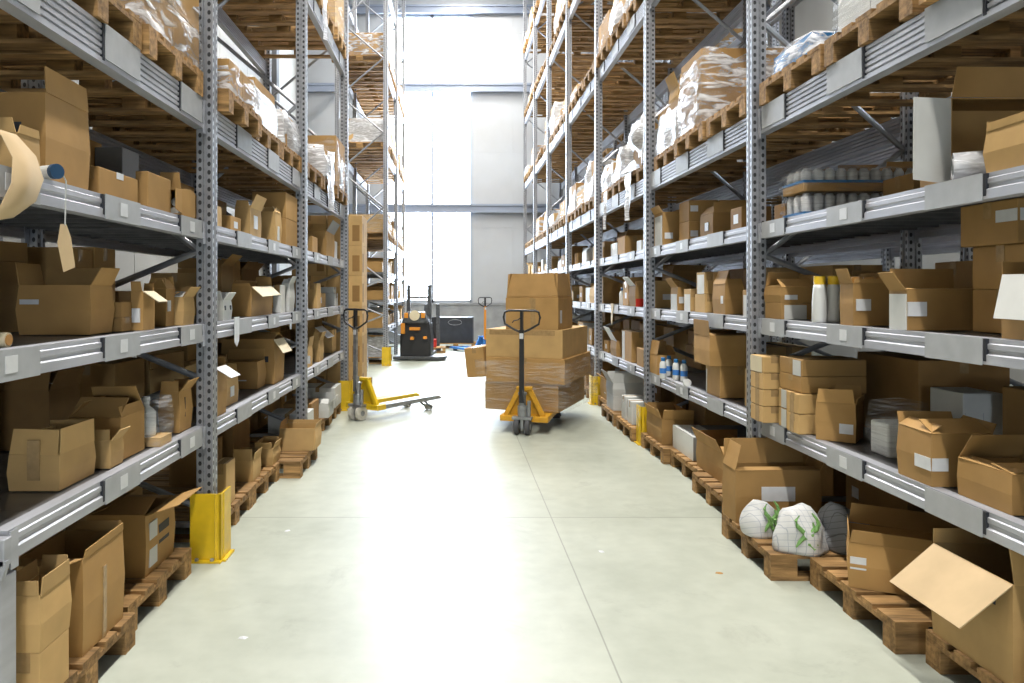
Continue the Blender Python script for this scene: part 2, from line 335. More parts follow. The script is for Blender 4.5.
def rack(name, side, xf, ys, levels, label, top=9.3, deep=DEEP, rear=False, extra_levels=True, plates=True, decks=3, low0=0):
    s = 1 if side != 'R' else -1          # direction to the aisle
    root = empty(name, (0, 0, 0)); tag(root, label, 'pallet rack')
    xfp = -xf * s if side != 'R' else xf
    for yi, y in enumerate(ys):
        if y < low0: continue
        for fr in (0, 1):
            xx = xfp - s * .008 if not fr else xfp - s * (deep - .05)
            w2, d2, g = .048, .045, .010
            prof = [(-w2, -d2), (-.012, -d2), (-.006, -d2 + g), (.006, -d2 + g), (.012, -d2), (w2, -d2), (w2, -.012), (w2 - g, -.006), (w2 - g, .006), (w2, .012), (w2, d2), (.012, d2), (.006, d2 - g), (-.006, d2 - g), (-.012, d2), (-w2, d2), (-w2, .012), (-w2 + g, .006), (-w2 + g, -.006), (-w2, -.012)]
            p = MB().prism(prof, 'z', 0, top).build('post', 'post', root, (xx, y, 0))
            MB().box(-.055, .055, -.052, .052, 0, .010).build('foot_plate', 'brace', p)
        b = MB(); xa, xb = xfp - s * .057, xfp - s * (deep - .10); k = 0
        nz = [.3, .69, 1.08, 1.46, 1.84, 2.55, 3.4] + [4.2 + .8 * i for i in range(12)]
        for k in range(len(nz) - 1):
            if nz[k + 1] > top: break
            a, c = (xa, xb) if k % 2 == 0 else (xb, xa)
            b.tube([(a, y, nz[k]), (c, y, nz[k + 1])], .019, 8)
        b.bar((xa, y, .2), (xb, y, .2), .03); b.build('frame_bracing', 'brace', root)
    for i in range(len(ys) - 1):
        y0, y1 = ys[i], ys[i + 1]
        for n, z in enumerate(levels):
            if n == 0: continue
            if low0 and n <= 1 and y0 < low0: ya = low0
            else: ya = y0
            h = .10 if n <= 3 else .17
            pl = [(y0 + a, y0 + c) for a, c in ((.6, .95), (1.45, 1.8), (2.33, 2.66)) if y0 + a > ya + .05 and y1 - y0 > 2] if plates else []
            if n > 5: pl = pl[:0]
            if rear and n <= 3 and i > 3: continue
            beam(root, side, xfp, ya - (.0 if ya == y0 else .05), y1, z, h, True, pl)
            beam(root, side, xfp - s * (deep - .05), ya, y1, z, h, False, [])
            if n <= decks:
                b = MB(); xs0, xs1 = sorted((xfp - s * .05, xfp - s * (deep - .05))); yy = ya + .06 - (.0 if ya == y0 else .06)
                m = int((y1 - .06 - yy) / .22); st = (y1 - .06 - yy) / m
                for k in range(m):
                    a = yy + k * st
                    b.prism([(a + .002, z - .004), (a + .002, z - .045), (a + .012, z - .045), (a + .012, z - .010), (a + st - .012, z - .010), (a + st - .012, z - .045), (a + st - .002, z - .045), (a + st - .002, z - .004)], 'x', xs0, xs1)
                b.build('shelf_panel', 'deck', root)
    return root
rack('pallet_rack', 'L', XL, POST['L'], LV['L'], 'near left galvanised pallet rack with perforated posts, holding cartons beside the empty pallet jack', low0=2.5)
rack('pallet_rack', 'L', XL, POST['F'], LV['L'], 'far left galvanised pallet rack between the stacker truck and the end window', top=11)
rack('pallet_rack', 'R', XR, POST['R'], LV['R'], 'long right galvanised pallet rack with seven bays running to the end wall', top=10.5)
rr = rack('pallet_rack', 'R', XR + DEEP + .35, POST['R'], LV['R'], 'second galvanised rack standing back to back behind the long right rack', top=10.5, plates=False, decks=2)
# short leg and bracket closing the lowest shelf at the near end of the left rack
e = empty('shelf_leg', (-XL - .03, 2.492, 0)); tag(e, 'short galvanised leg under the near end of the lowest left shelf', 'shelf leg')
MB().box(-.06, .03, -.05, .04, 0, .66).build('leg', 'steel', e, bevel=.004)
MB().prism([(-.5, .72), (.05, .72), (.05, .70), (.035, .655), (-.07, .655), (-.07, .60), (-.12, .60), (-.5, .70)], 'y', -.055, -.035).build('bracket', 'steel', e)
MB().box(-1.0, .045, -.055, -.01, .70, .79).build('end_rail', 'steel', e, bevel=.004)

# yellow post guards
def guard(side, y, label):
    s = 1 if side != 'R' else -1; x = -XL if side != 'R' else XR
    w = .20
    e = empty('post_guard', (x - s * .025, y - .016, 0)); tag(e, label, 'post guard', None)
    b = MB(); t = .012; hh = .40
    b.box(min(-s * .06, s * .12), max(-s * .06, s * .12), -.055, -.055 + t, 0, hh); b.box(s * .12 - t / 2, s * .12 + t / 2, -.055, .13, 0, hh)
    b.prism([(s * .12 - s * .035, -.055), (s * .12, -.02), (s * .12 + s * t, -.02), (s * .12 - s * .03, -.055 - t)], 'z', 0, hh)
    b.build('guard_panel', 'yellow', e)
    MB().box(min(-s * .06, s * .13), max(-s * .06, s * .13), -.085, -.056, 0, .012).box(min(s * .127, s * .15), max(s * .127, s * .15), -.05, .13, 0, .012).build('base_flange', 'yellow', e)
    q = MB()
    for px in (-.09, .09): q.lathe([(.012, .012), (.012, .024), (.006, .028)], (px * .5 + s * .03, -.072, 0), 6)
    q.build('bolt', 'mgrey', e)
for side, y, l in (('L', 4.5, 'yellow post guard beside the near left post and a pallet of cartons'), ('L', 10.1, 'yellow post guard behind the empty pallet jack'),
                   ('F', 16.1, 'yellow post guard on the far left rack near the stacker truck'), ('R', 7.83, 'yellow post guard at the third right post beside an open carton'),
                   ('R', 10.61, 'yellow post guard just beyond the loaded pallet jack'), ('R', 5.05 + 8.34, 'yellow post guard deep behind the wrapped load, by the right rack')):
    guard(side, y, l)

# ------------------------------------------------------------------ pallets
def make_pallet(parts=True):
    """1.2 along x, 0.8 along y"""
    root = empty('wooden_pallet', (0, 0, 0))
    r2 = random.Random(3); b = MB()
    yy = -.4
    for w, g in ((.145, .04), (.1, .04), (.145, .04), (.1, .04), (.145, 0)):
        j = r2.uniform(-.004, .004); b.box(-.6 + j, .6 + j, yy, yy + w, .122, .144); yy += w + g + .0015
    for x in (-.6, -.0725, .455): b.box(x, x + .145, -.4, .4, .1, .1215)
    b.build('deck', 'wood', root)
    for y in (-.4, -.05, .3): MB().box(-.6, .6, y, y + .1, 0, .021).build('bottom_board', 'wood', root)
    for x in (-.6, -.0725, .455):
        for y in (-.4, -.05, .3): MB().box(x, x + .145, y, y + .1, .0215, .0995).build('block', 'wood', root)
    return root
PAL = make_pallet()
def single_pallet():
    b = MB()
    for c in PAL.children:
        b.add([v.co for v in c.data.vertices], [tuple(p.vertices) for p in c.data.polygons])
    o = b.build('wooden_pallet', 'wood'); return o
PAL1 = single_pallet()
used = {0: False, 1: False}
def pallet(x, y, z, rot=0, label='', group=None, parts=True, along=False):
    k = 0 if parts else 1; src = (PAL, PAL1)[k]
    if used[k]: o = copy_tree(src) if parts else src.copy()
    else: o = src; used[k] = True
    if not parts and o is not src: C.objects.link(o)
    o.location = (x, y, z); o.rotation_euler.z = rot + (R(90) if along else 0)
    tag(o, label, 'pallet', group); return o

# ------------------------------------------------------------------ cartons
REC = []     # everything whose label is written at the end
def flapmesh(w, l, taper=.0, t=.004):
    """hinge along x at origin, extends to +y by l"""
    k = taper
    b = MB(); b.prism([(-w / 2, 0), (w / 2, 0), (w / 2 - k, l), (-w / 2 + k, l)], 'z', 0, t); return b
def carton(cx, cy, z, w, l, h, yaw=0, state='closed', flaps=None, m='card', stickers=(), tape=True, name='cardboard_box', tip=None, flapm=None, prints=(), contents=None, seed=0):
    """w along x, l along y. flaps: angles (deg) for -y, +y, -x, +x; 90 = upright, 180 = folded flat outwards, None = absent."""
    r = random.Random(seed or int(cx * 977 + cy * 131 + z * 57))
    t = .005
    if state == 'closed':
        b = MB(); b.box(-w / 2, w / 2, -l / 2, l / 2, 0, h)
        g = .002
        o = b.build(name, m, None, (cx, cy, z), yaw, bevel=.005)
        if tape:
            q = MB()
            if w >= l:
                q.box(-w / 2, w / 2, -.024, .024, h, h + .0008)
                for sx in (-1, 1): q.box(min(sx * w / 2, sx * (w / 2 + .0012)), max(sx * w / 2, sx * (w / 2 + .0012)), -.024, .024, h - min(.07, h * .4), h + .0008)
            else:
                q.box(-.024, .024, -l / 2, l / 2, h, h + .0008)
                for sy in (-1, 1): q.box(-.024, .024, min(sy * l / 2, sy * (l / 2 + .0012)), max(sy * l / 2, sy * (l / 2 + .0012)), h - min(.07, h * .4), h + .0008)
            q.build('packing_tape', 'tape', o)
    else:
        b = MB()
        # shell with thickness: outer, inner, rim
        def ring(a, c, zz): return [(-a, -c, zz), (a, -c, zz), (a, c, zz), (-a, c, zz)]
        bl = r.uniform(.0, .012)
        vs = ring(w / 2, l / 2, 0) + ring(w / 2 + bl, l / 2 + bl, h / 2) + ring(w / 2, l / 2, h) + ring(w / 2 - t, l / 2 - t, h) + ring(w / 2 - t + bl, l / 2 - t + bl, h / 2) + ring(w / 2 - t, l / 2 - t, t)
        fs = [(3, 2, 1, 0)]
        for k in range(5):
            fs += [(k * 4 + i, k * 4 + (i + 1) % 4, k * 4 + 4 + (i + 1) % 4, k * 4 + 4 + i) for i in range(4)]
        fs += [(20, 21, 22, 23)]
        b.add(vs, fs); o = b.build(name, m, None, (cx, cy, z), yaw)
        fl = flaps or [r.choice([70, 100, 125, 150]), r.choice([80, 95, 110]), r.choice([60, 100, 140]), r.choice([60, 100, 140])]
        fh = min(w, l) / 2
        for k, a in enumerate(fl):
            if a is None: continue
            fhk = fh
            if isinstance(a, tuple): a, fhk = a
            ww = w if k < 2 else l
            q = flapmesh(ww - .006, fhk, r.uniform(.002, .012))
            # flap starts lying inwards(0) and rotates outwards by a about its hinge
            T = {0: TR(0, -l / 2, h), 1: TR(0, l / 2, h) @ RZ(math.pi), 2: TR(-w / 2, 0, h) @ RZ(-math.pi / 2), 3: TR(w / 2, 0, h) @ RZ(math.pi / 2)}[k] @ RX(R(a)) @ RZ(R(r.uniform(-1.5, 1.5)))
            q.v = [tuple(T @ Vector(v)) for v in q.v]
            q.build('flap', (flapm or {}).get(k, m), o)
    # stickers: (face, u, v, w, h[, mat]) u, v measured 0..1 across the face
    for st in stickers:
        face, u, v, sw, sh = st[:5]; mm = st[5] if len(st) > 5 else 'white'; e = .0016
        q = MB()
        if face in 'np':
            uu = -w / 2 + u * w; s_ = -1 if face == 'n' else 1
            q.box(uu, uu + sw, min(s_ * (l / 2), s_ * (l / 2 + e)) - (.006 if s_ < 0 and state != 'closed' else 0), max(s_ * l / 2, s_ * (l / 2 + e)) , v * h, v * h + sh)
        elif face == 't': q.box(-w / 2 + u * w, -w / 2 + u * w + sw, -l / 2 + v * l, -l / 2 + v * l + sh, h, h + e)
        else:
            s_ = 1 if face == 'r' else -1; vv = -l / 2 + u * l
            ex = .006 if state != 'closed' else 0
            q.box(min(s_ * w / 2, s_ * (w / 2 + e + ex)), max(s_ * w / 2, s_ * (w / 2 + e + ex)), vv, vv + sw, v * h, v * h + sh)
        q.build('sticker' if mm == 'white' else 'printed_mark', mm, o)
    if tip: o.rotation_euler = tip
    return o
def geom(side, lvl, pc, p0, p2, ytop, d, zb=None, L=None, W=None, yn=None, clamp=True):
    s = -1 if side != 'R' else 1
    x = (XL if side != 'R' else XR) + d
    yn = yn or F * x / abs(pc - CX)
    yf = yn + L if L else F * x / abs(p0 - CX)
    z = LV['L' if side != 'R' else 'R'][lvl] + .0 if zb is None else zb
    if zb is None: z = z + .0015 if lvl else PALZ + .001
    ps = POST[side]
    if clamp and lvl:
        for a, c in zip(ps, ps[1:]):
            if a <= (yn + yf) / 2 <= c and d < .16: yn = max(yn, a + .065); yf = min(yf, c - .065)
    yf = max(yf, yn + .06)
    w = W or abs(p2 - pc) * yn / F
    zt = H + (CY - ytop) * yn / F
    return s * (x + w / 2), (yn + yf) / 2, z, w, yf - yn, max(.05, zt - z)
def bayof(side, y):
    ps = POST[side]
    for i in range(len(ps) - 1):
        if ps[i] <= y < ps[i + 1]: return i
    return 0
def K(side, lvl, pc, p0, p2, ytop, d, desc, zb=None, L=None, W=None, yn=None, cat='cardboard box', row='front', yaw=0, top=None, clamp=True, **kw):
    x, y, z, w, l, h = geom(side, lvl, pc, p0, p2, ytop, d, zb, L, W, yn, clamp)
    if top: h = top
    o = carton(x, y, z, w, l, h, yaw, **kw)
    REC.append(dict(o=o, side=side, lvl=lvl, y=y, x=x, z=z, desc=desc, cat=cat, row=row, h=h)); return o, z + h
def KW(side, lvl, x, y, z, w, l, h, desc, cat='cardboard box', row='front', yaw=0, **kw):
    o = carton(x, y, z, w, l, h, yaw, **kw)
    REC.append(dict(o=o, side=side, lvl=lvl, y=y, x=x, z=z, desc=desc, cat=cat, row=row, h=h)); return o, z + h

UP = [90, 90, 90, 90]
# ---- left rack, nearest bay, upper shelf
K('L', 3, 45, 88, -70, 92, .07, 'large open carton with tall raised flaps and a hand hole', state='open', flaps=[None, (92, .06), (80, .16), (86, .10)], stickers=[('n', .72, .52, .035, .05, 'ink')], m='card')
K('L', 3, 17, 26, -60, 132, .05, 'open carton at the shelf end above the torn flap', state='open', flaps=[(100, .05), None, None, (95, .03)], m='card2', L=.14)
K('L', 3, 99, 138, 78, 166, .08, 'closed brown carton with white tape on top', stickers=[('r', .42, .78, .07, .03)])
K('L', 3, 96, 107, 70, 133, .52, 'closed tall carton with a small white label', stickers=[('r', .2, .5, .05, .06)], row='rear', yn=3.95, L=.3)
K('L', 3, 151, 170, 138, 171, .05, 'small plain brown carton', tape=False, yn=3.74, L=.3)
K('L', 3, 140, 158, 112, 147, .36, 'dark grey flat topped carton', m='cardg', tape=False, row='rear', L=.22, yn=4.15)
o, _ = KW('L', 3, -1.575, 4.36, LV['L'][3] + .0015 + .083, .13, .14, .22, 'carton lying on its side showing white rolls inside', state='open', flaps=[None, (178, .09), None, (95, .12)], m='card'); o.rotation_euler = (R(90), 0, 0)
for dz in (0, .055):
    e = MB().lathe([(.008, 0), (.025, 0), (.025, .12), (.008, .12)], n=16, T=RX(R(90))).build('paper_roll', 'bottle', None, (-1.575 + dz * .2, 4.32, LV['L'][3] + .034 + dz)); tag(e, 'white paper roll inside the side lying carton, %s one' % ('lower' if not dz else 'upper'), 'roll')
# ---- left rack, nearest bay, middle shelf
K('L', 2, 90, 99, 19, 285, .136, 'big open carton with a white sticker and one flap bent outward', L=.21, state='open', flaps=[None, (90, .08), (100, .1), (118, .09)], stickers=[('n', .02, .46, .085, .055)])
_, z1 = K('L', 2, 122, 133, 97, 318, .1, 'small carton with grey end', L=.11, stickers=[('n', .0, .1, .06, .045, 'cardw')])
K('L', 2, 122, 133, 97, 302, .1, 'small square edged carton', L=.11, zb=z1 + .001, tape=False)
K('L', 2, 143, 155, 131, 291, .05, 'tall open carton with a pale flap hanging toward the aisle', L=.14, state='open', flaps=[(110, .05), (90, .04), None, (215, .09)], flapm={3: 'cream'}, stickers=[('n', .1, .2, .04, .07)])
K('L', 2, 166, 178, 146, 289, .10, 'half open brown carton with crossed flaps', L=.13, state='open', flaps=[(60, .07), (80, .07), (40, .06), (60, .06)], stickers=[('r', .1, .4, .04, .06)])
K('L', 2, 183, 197, 169, 297, .05, 'open carton with a pale flap folded flat', L=.17, state='open', flaps=[(20, .08), (95, .06), (30, .05), (125, .07)], flapm={0: 'cardw'}, m='card2')
K('L', 2, 99, 116, 30, 247, .52, 'dark carton with a white label', row='rear', yn=3.86, L=.28, W=.45, stickers=[('r', .3, .3, .06, .09)], m='card')
K('L', 2, 117, 134, 117, 247, .52, 'brown carton with a small label', row='rear', yn=4.16, L=.26, W=.4, stickers=[('r', .3, .3, .06, .09)])
# ---- left rack, nearest bay, lowest shelf
K('L', 1, 59, 94, 9, 458, .1, 'open tan carton with tall flaps at the shelf front', state='open', flaps=[(80, .1), (90, .09), (60, .08), (90, .1)], m='card2', stickers=[('n', .38, .3, .05, .16, 'tape')], top=.145)
K('L', 1, 110, 124, 92, 441, .07, 'small open tray carton', L=.13, state='open', flaps=[(70, .05), None, (88, .03), (128, .06)], m='card2')
o, _ = K('L', 1, 122, 147, 70, 418, .09, 'open carton with a red sheet on its flap', yn=3.52, L=.27, state='open', flaps=[(38, .13), (60, .14), (45, .1), (70, .05)])
T_ = TR(0, -.135, o.data.vertices[8].co.z) @ RX(R(38)); MB().box(-.09, .07, .035, .085, -.0022, -.0004, T=T_).build('red_sheet', 'red', o)
K('L', 1, 179, 192, 160, 392, .07, 'tall carton with its flap bent to the aisle and arrow print', L=.19, state='open', flaps=[(80, .06), (90, .05), None, (128, .08)], stickers=[('r', .4, .35, .006, .11, 'ink')])
_, z1 = K('L', 1, 95, 119, -60, 460, .7, 'large shaded carton with arrow print', row='rear', yn=3.05, L=.42, W=.5, top=.26, stickers=[('r', .2, .4, .005, .07, 'ink'), ('r', .6, .4, .005, .07, 'ink')])
K('L', 1, 95, 119, -60, 355, .7, 'large shaded upper carton with arrow print', row='rear', yn=3.05, L=.42, W=.5, zb=z1 + .001, top=.24, stickers=[('r', .2, .4, .005, .08, 'ink'), ('r', .7, .4, .005, .08, 'ink'), ('n', .3, .3, .005, .1, 'ink')])
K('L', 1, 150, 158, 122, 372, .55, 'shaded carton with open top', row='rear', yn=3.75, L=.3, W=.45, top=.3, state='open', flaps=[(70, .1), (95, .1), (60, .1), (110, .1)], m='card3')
# ---- left floor, nearest bay
_, z1 = K('L', 0, 41, 66, 8, 652, -.03, 'small tan carton under an open one beside the shelf leg', yn=2.62, L=.2, m='card2', top=.19)
K('L', 0, 41, 66, 8, 590, -.03, 'small open tan carton stacked beside the shelf leg', yn=2.62, L=.2, zb=z1 + .001, state='open', flaps=[(88, .05), (95, .07), (90, .06), (92, .06)], m='card2', top=.20)
K('L', 0, 87, 126, 22, 557, .0, 'tall gaping carton with creased walls', yn=2.98, L=.36, state='open', flaps=[(172, .13), (95, .04), (80, .05), (97, .035)], m='card', top=.39, stickers=[('r', .45, .0, .03, .3, 'tape')])
K('L', 0, 148, 174, 90, 515, .09, 'carton with white labels, dark print and a long flap', yn=3.80, L=.38, state='open', flaps=[(15, .18), (10, .16), (20, .1), (162, .17)], stickers=[('r', .1, .55, .10, .09, 'cardw'), ('r', .1, .12, .10, .09, 'cardw'), ('r', .42, .38, .14, .10, 'ink')], top=.315)
# ---- left rack, second bay
K('L', 3, 226, 231, 212, 205, .04, 'small carton with a white side', m='card2', L=.14, yn=4.75)
K('L', 3, 238, 249, 221, 182, .5, 'closed carton with a white label', row='rear', yn=5.4, L=.3, stickers=[('r', .4, .4, .08, .1)])
K('L', 3, 250, 261, 235, 207, .06, 'open carton with a label and a raised flap', state='open', flaps=[(95, .05), (90, .05), None, (115, .11)], stickers=[('r', .3, .3, .1, .1)], m='card2')
K('L', 3, 275, 281, 262, 212, .05, 'tan carton with its lid folded over', state='open', flaps=[(30, .1), (80, .05), (90, .05), (60, .06)], m='card2', stickers=[('r', .3, .1, .07, .12, 'cardw')])
_, z1 = K('L', 3, 290, 302, 256, 218, .03, 'wide brown carton with pale edge', yn=6.70, L=.48)
K('L', 3, 290, 302, 256, 192, .03, 'wide brown carton with a crate pattern end', yn=6.70, L=.48, zb=z1 + .001, tape=False)
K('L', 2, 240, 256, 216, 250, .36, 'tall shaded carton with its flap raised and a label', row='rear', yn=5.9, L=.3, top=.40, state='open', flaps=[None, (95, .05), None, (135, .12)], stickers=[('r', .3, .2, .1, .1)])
K('L', 2, 231, 236, 218, 300, .03, 'white carton with a long white sheet hanging from it', yn=4.88, L=.18, state='open', flaps=[(100, .06), (90, .05), (80, .05), (125, .06)], m='cardw', stickers=[('r', .1, .5, .025, .03, 'ink'), ('r', .75, .5, .025, .03, 'ink')])
K('L', 2, 251, 272, 232, 286, .06, 'open brown carton with a large cream flap hanging down', state='open', flaps=[(90, .02), (90, .08), (60, .05), (222, .11)], flapm={3: 'cream'})
K('L', 2, 281, 287, 273, 285, .05, 'narrow white carton', m='cardw', L=.16)
K('L', 2, 289, 296, 282, 283, .05, 'narrow white carton with a raised flap', m='cardw', L=.2, state='open', flaps=[(60, .04), (90, .05), None, (115, .07)])
K('L', 1, 219, 229, 205, 368, .03, 'tall carton with a white flap over its side', yn=4.72, L=.22, state='open', flaps=[(80, .04), (90, .05), (70, .05), (212, .12)], flapm={3: 'white'}, m='card')
K('L', 1, 240, 245, 229, 368, .18, 'small brown carton with a white corner label', yn=5.5, L=.2, stickers=[('r', .3, .2, .1, .06), ('n', .6, .2, .05, .06)])
K('L', 1, 262, 268, 223, 359, .13, 'open carton with a white label on its front', yn=6.1, L=.25, state='open', flaps=[None, (105, .09), (90, .05), None], stickers=[('n', .42, .3, .10, .07)], top=.22)
K('L', 1, 277, 284, 225, 337, .07, 'large carton with a hand hole and a hanging pale flap', yn=6.42, L=.36, state='open', flaps=[(12, .2), (20, .15), (30, .1), (235, .14)], flapm={3: 'cream'}, stickers=[('n', .74, .5, .07, .05, 'ink')], top=.38)
K('L', 0, 229, 241, 216, 464, .05, 'narrow tan carton behind the yellow guard', yn=5.02, L=.2, m='card2')
K('L', 0, 256, 262, 236, 444, .06, 'tan carton with a rounded raised flap', yn=5.72, L=.22, state='open', flaps=[(95, .09), (80, .06), (90, .05), (100, .06)], m='card2', top=.16)
K('L', 0, 280, 284, 262, 440, .04, 'low open carton with curled flaps', yn=6.25, L=.25, state='open', flaps=[(110, .06), (80, .06), (70, .06), (110, .05)], m='card2', top=.14)
K('L', 0, 316, 320, 281, 424, -.2, 'wide carton with a big flap hanging over its front', yn=6.85, L=.3, state='open', flaps=[(262, .2), (90, .03), (80, .06), (100, .04)], m='card2', top=.2)
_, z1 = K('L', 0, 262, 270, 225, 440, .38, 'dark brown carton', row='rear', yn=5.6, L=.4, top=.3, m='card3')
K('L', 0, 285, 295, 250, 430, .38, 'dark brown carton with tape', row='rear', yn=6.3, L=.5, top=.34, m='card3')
# ---- left rack, third bay
K('L', 3, 317, 321, 308, 210, .05, 'small brown carton', yn=8.05, L=.3, top=.18)
K('L', 3, 331, 340, 312, 224, .05, 'open carton with a dark drooping flap', yn=8.9, L=.6, state='open', flaps=[(60, .1), (60, .1), (40, .1), (120, .15)], flapm={3: 'cardg'}, top=.3)
K('L', 2, 323, 327, 314, 286, .05, 'orange tan carton standing tall', yn=8.3, L=.25, m='card2', top=.28)
K('L', 2, 313, 316, 307, 284, .05, 'narrow cream carton', yn=7.6, L=.2, m='cream', top=.24)
K('L', 1, 314, 318, 306, 345, .05, 'open carton with a white label and raised flap', yn=7.8, L=.25, state='open', flaps=[(90, .1), (90, .08), None, (100, .1)], stickers=[('n', .1, .2, .1, .08)], m='card2', top=.22)
K('L', 1, 323, 326, 317, 345, .05, 'open carton with pale tape', yn=8.45, L=.25, state='open', flaps=[(100, .1), (90, .08), None, (110, .1)], m='card2', top=.24)
K('L', 1, 332, 337, 318, 330, .2, 'open carton with white film spilling over its edge', yn=9.0, L=.5, state='open', flaps=[(90, .1), (90, .08), None, (220, .2)], flapm={3: 'white'}, top=.36)

# ---- right rack, nearest bay, upper shelf
o, _ = KW('R', 3, 2.17 + .40, 3.50, LV['R'][3] + .0015 + .203, .80, .38, .22, 'huge carton lying on its side with the open end showing its inside', state='open', flaps=[None, (172, .13), (163, .21), None], flapm={2: 'cardw'}, m='card'); o.rotation_euler = (R(90), 0, 0)
K('R', 3, 1040, 980, 1160, 118, .05, 'open tray carton at the shelf edge beside the film roll', yn=2.62, L=.3, W=.4, state='open', flaps=[(120, .1), (95, .04), (96, .03), None], m='card2', top=.17)
K('R', 3, 771, 765, 790, 203, .09, 'small brown canister carton by the post', yn=4.80, L=.16, W=.12, m='card3', tape=False)
K('R', 3, 800, 790, 850, 215, .5, 'closed brown carton behind the bottle trays', row='rear', yn=4.12, L=.3, W=.5, top=.2)
# ---- right rack, nearest bay, middle shelf
_, z1 = K('R', 2, 776, 763, 812, 303, .03, 'carton under an open one by the post', yn=4.72, L=.24, m='card', stickers=[('n', .1, .0, .14, .09, 'cardw')])
K('R', 2, 776, 763, 812, 287, .03, 'carton with its lid tilted open', yn=4.72, L=.24, zb=z1 + .001, state='open', flaps=[(30, .1), (80, .1), (10, .08), (80, .08)], m='card', stickers=[('n', .1, .2, .08, .03)])
K('R', 2, 848, 841, 896, 283, .03, 'open carton full of tan capped bottles', yn=3.86, L=.13, state='open', flaps=[(92, .02), None, (110, .08), None], stickers=[('n', .05, .35, .075, .06)])
K('R', 2, 904, 895, 972, 290, .03, 'carton with a white label, white side and raised back flap', yn=3.40, L=.14, state='open', flaps=[(12, .02), (92, .10), (125, .1), None], stickers=[('n', .0, .35, .085, .065), ('l', .02, .0, .125, .165, 'cardw')])
za = None
zz = LV['R'][2] + .0015
for i, (hh, dd, dsc, stk) in enumerate(((.185, 'R', 'brown carton with two labels, lowest of the stack of three', [('n', .05, .4, .07, .06), ('n', .22, .4, .1, .06)]),
                                    (.185, 'R', 'brown carton with a tilted white label, middle of the stack of three', [('n', .12, .3, .15, .06)]), (.18, 'R', 'brown carton topping the stack of three near the shelf end', [('l', .0, .5, .12, .05), ('n', .02, .5, .10, .05)]))):
    KW('R', 2, 2.29 + .26 - (.04 if i == 2 else 0), 3.15 + (.0 if i < 2 else .02), zz, .52, .34, hh, dsc, stickers=stk); zz += hh + .001
K('R', 2, 965, 939, 1000, 250, .55, 'taped carton with a label behind the stack of three', row='rear', yn=3.72, L=.3, W=.34, top=.33, stickers=[('n', .3, .3, .09, .06)])
K('R', 2, 1033, 1003, 1120, 285, .05, 'carton with a rough white flap drooping over the shelf end', yn=2.60, L=.24, W=.4, state='open', flaps=[(60, .1), (95, .05), (256, .17), None], flapm={2: 'cardw'}, top=.24)
# ---- right rack, nearest bay, lowest shelf
zz = LV['R'][1] + .0015
for i in range(4):
    KW('R', 1, 2.03, 4.86, zz, .15, .20, .103, 'small taped carton, %s of the stack of four against the post' % ('lowest', 'second from bottom', 'third from bottom', 'topmost')[i], m='card2', stickers=[('l', .3, .0, .06, .1, 'tape')] if i < 3 else [('l', .1, .0, .18, .1, 'cream')]); zz += .106
zz = LV['R'][1] + .0015
for i in range(2):
    KW('R', 1, 2.11, 4.62, zz, .17, .15, .116, 'small carton with a broad white label, %s of a short pair' % ('lower', 'upper')[i], m='card2', stickers=[('l', .25, .02, .07, .11, 'cardw')])
    KW('R', 1, 2.085 + .01, 4.455, zz, .18, .155, .116, 'small taped carton, %s one beside the broad labelled pair' % ('lower', 'upper')[i], m='card2', stickers=[('l', .4, .0, .05, .1, 'tape')]); zz += .119
for i in range(2):
    KW('R', 1, 2.22, 4.54, zz, .38, .3, .098, 'long flat carton %s, bridging the small labelled cartons' % ('lying below another', 'on top')[i], m='card', stickers=[('l', .05, .0, .10, .09, 'cardw')] if i else []); zz += .099
KW('R', 1, 2.19, 4.27, LV['R'][1] + .0015, .20, .22, .215, 'square open carton turned to the aisle with a white label', yaw=R(-38), state='open', flaps=[(84, .075), (95, .08), (60, .07), (100, .03)], stickers=[('n', .6, .22, .07, .055)], m='card')
K('R', 1, 932, 899, 993, 434, .02, 'open carton with a wide label wrapped round its corner', yn=3.21, L=.24, state='open', flaps=[(25, .11), (110, .06), (35, .06), (120, .05)], stickers=[('l', -.01, .3, .11, .055), ('n', -.01, .3, .07, .055)], m='card')
K('R', 1, 1007, 958, 1075, 461, .06, 'low open carton at the shelf front end', yn=2.80, L=.3, state='open', flaps=[(8, .12), (55, .13), (12, .05), (100, .10)], m='card', top=.15)
K('R', 1, 954, 925, 989, 392, .5, 'pale grey carton with outlined panels', yn=3.72, L=.26, W=.2, m='cardw', tape=False, top=.33, stickers=[('n', .05, .1, .002, .2, 'plate'), ('n', .5, .1, .002, .2, 'plate')])
K('R', 1, 1000, 940, 1080, 380, .62, 'large brown carton standing behind the grey one', row='rear', yn=3.2, L=.42, W=.4, top=.38, stickers=[('l', .3, .6, .1, .06)])
K('R', 1, 900, 872, 940, 340, .5, 'tall dark carton filling the back of the shelf', row='rear', yn=4.08, L=.62, W=.5, top=.46, m='card3')
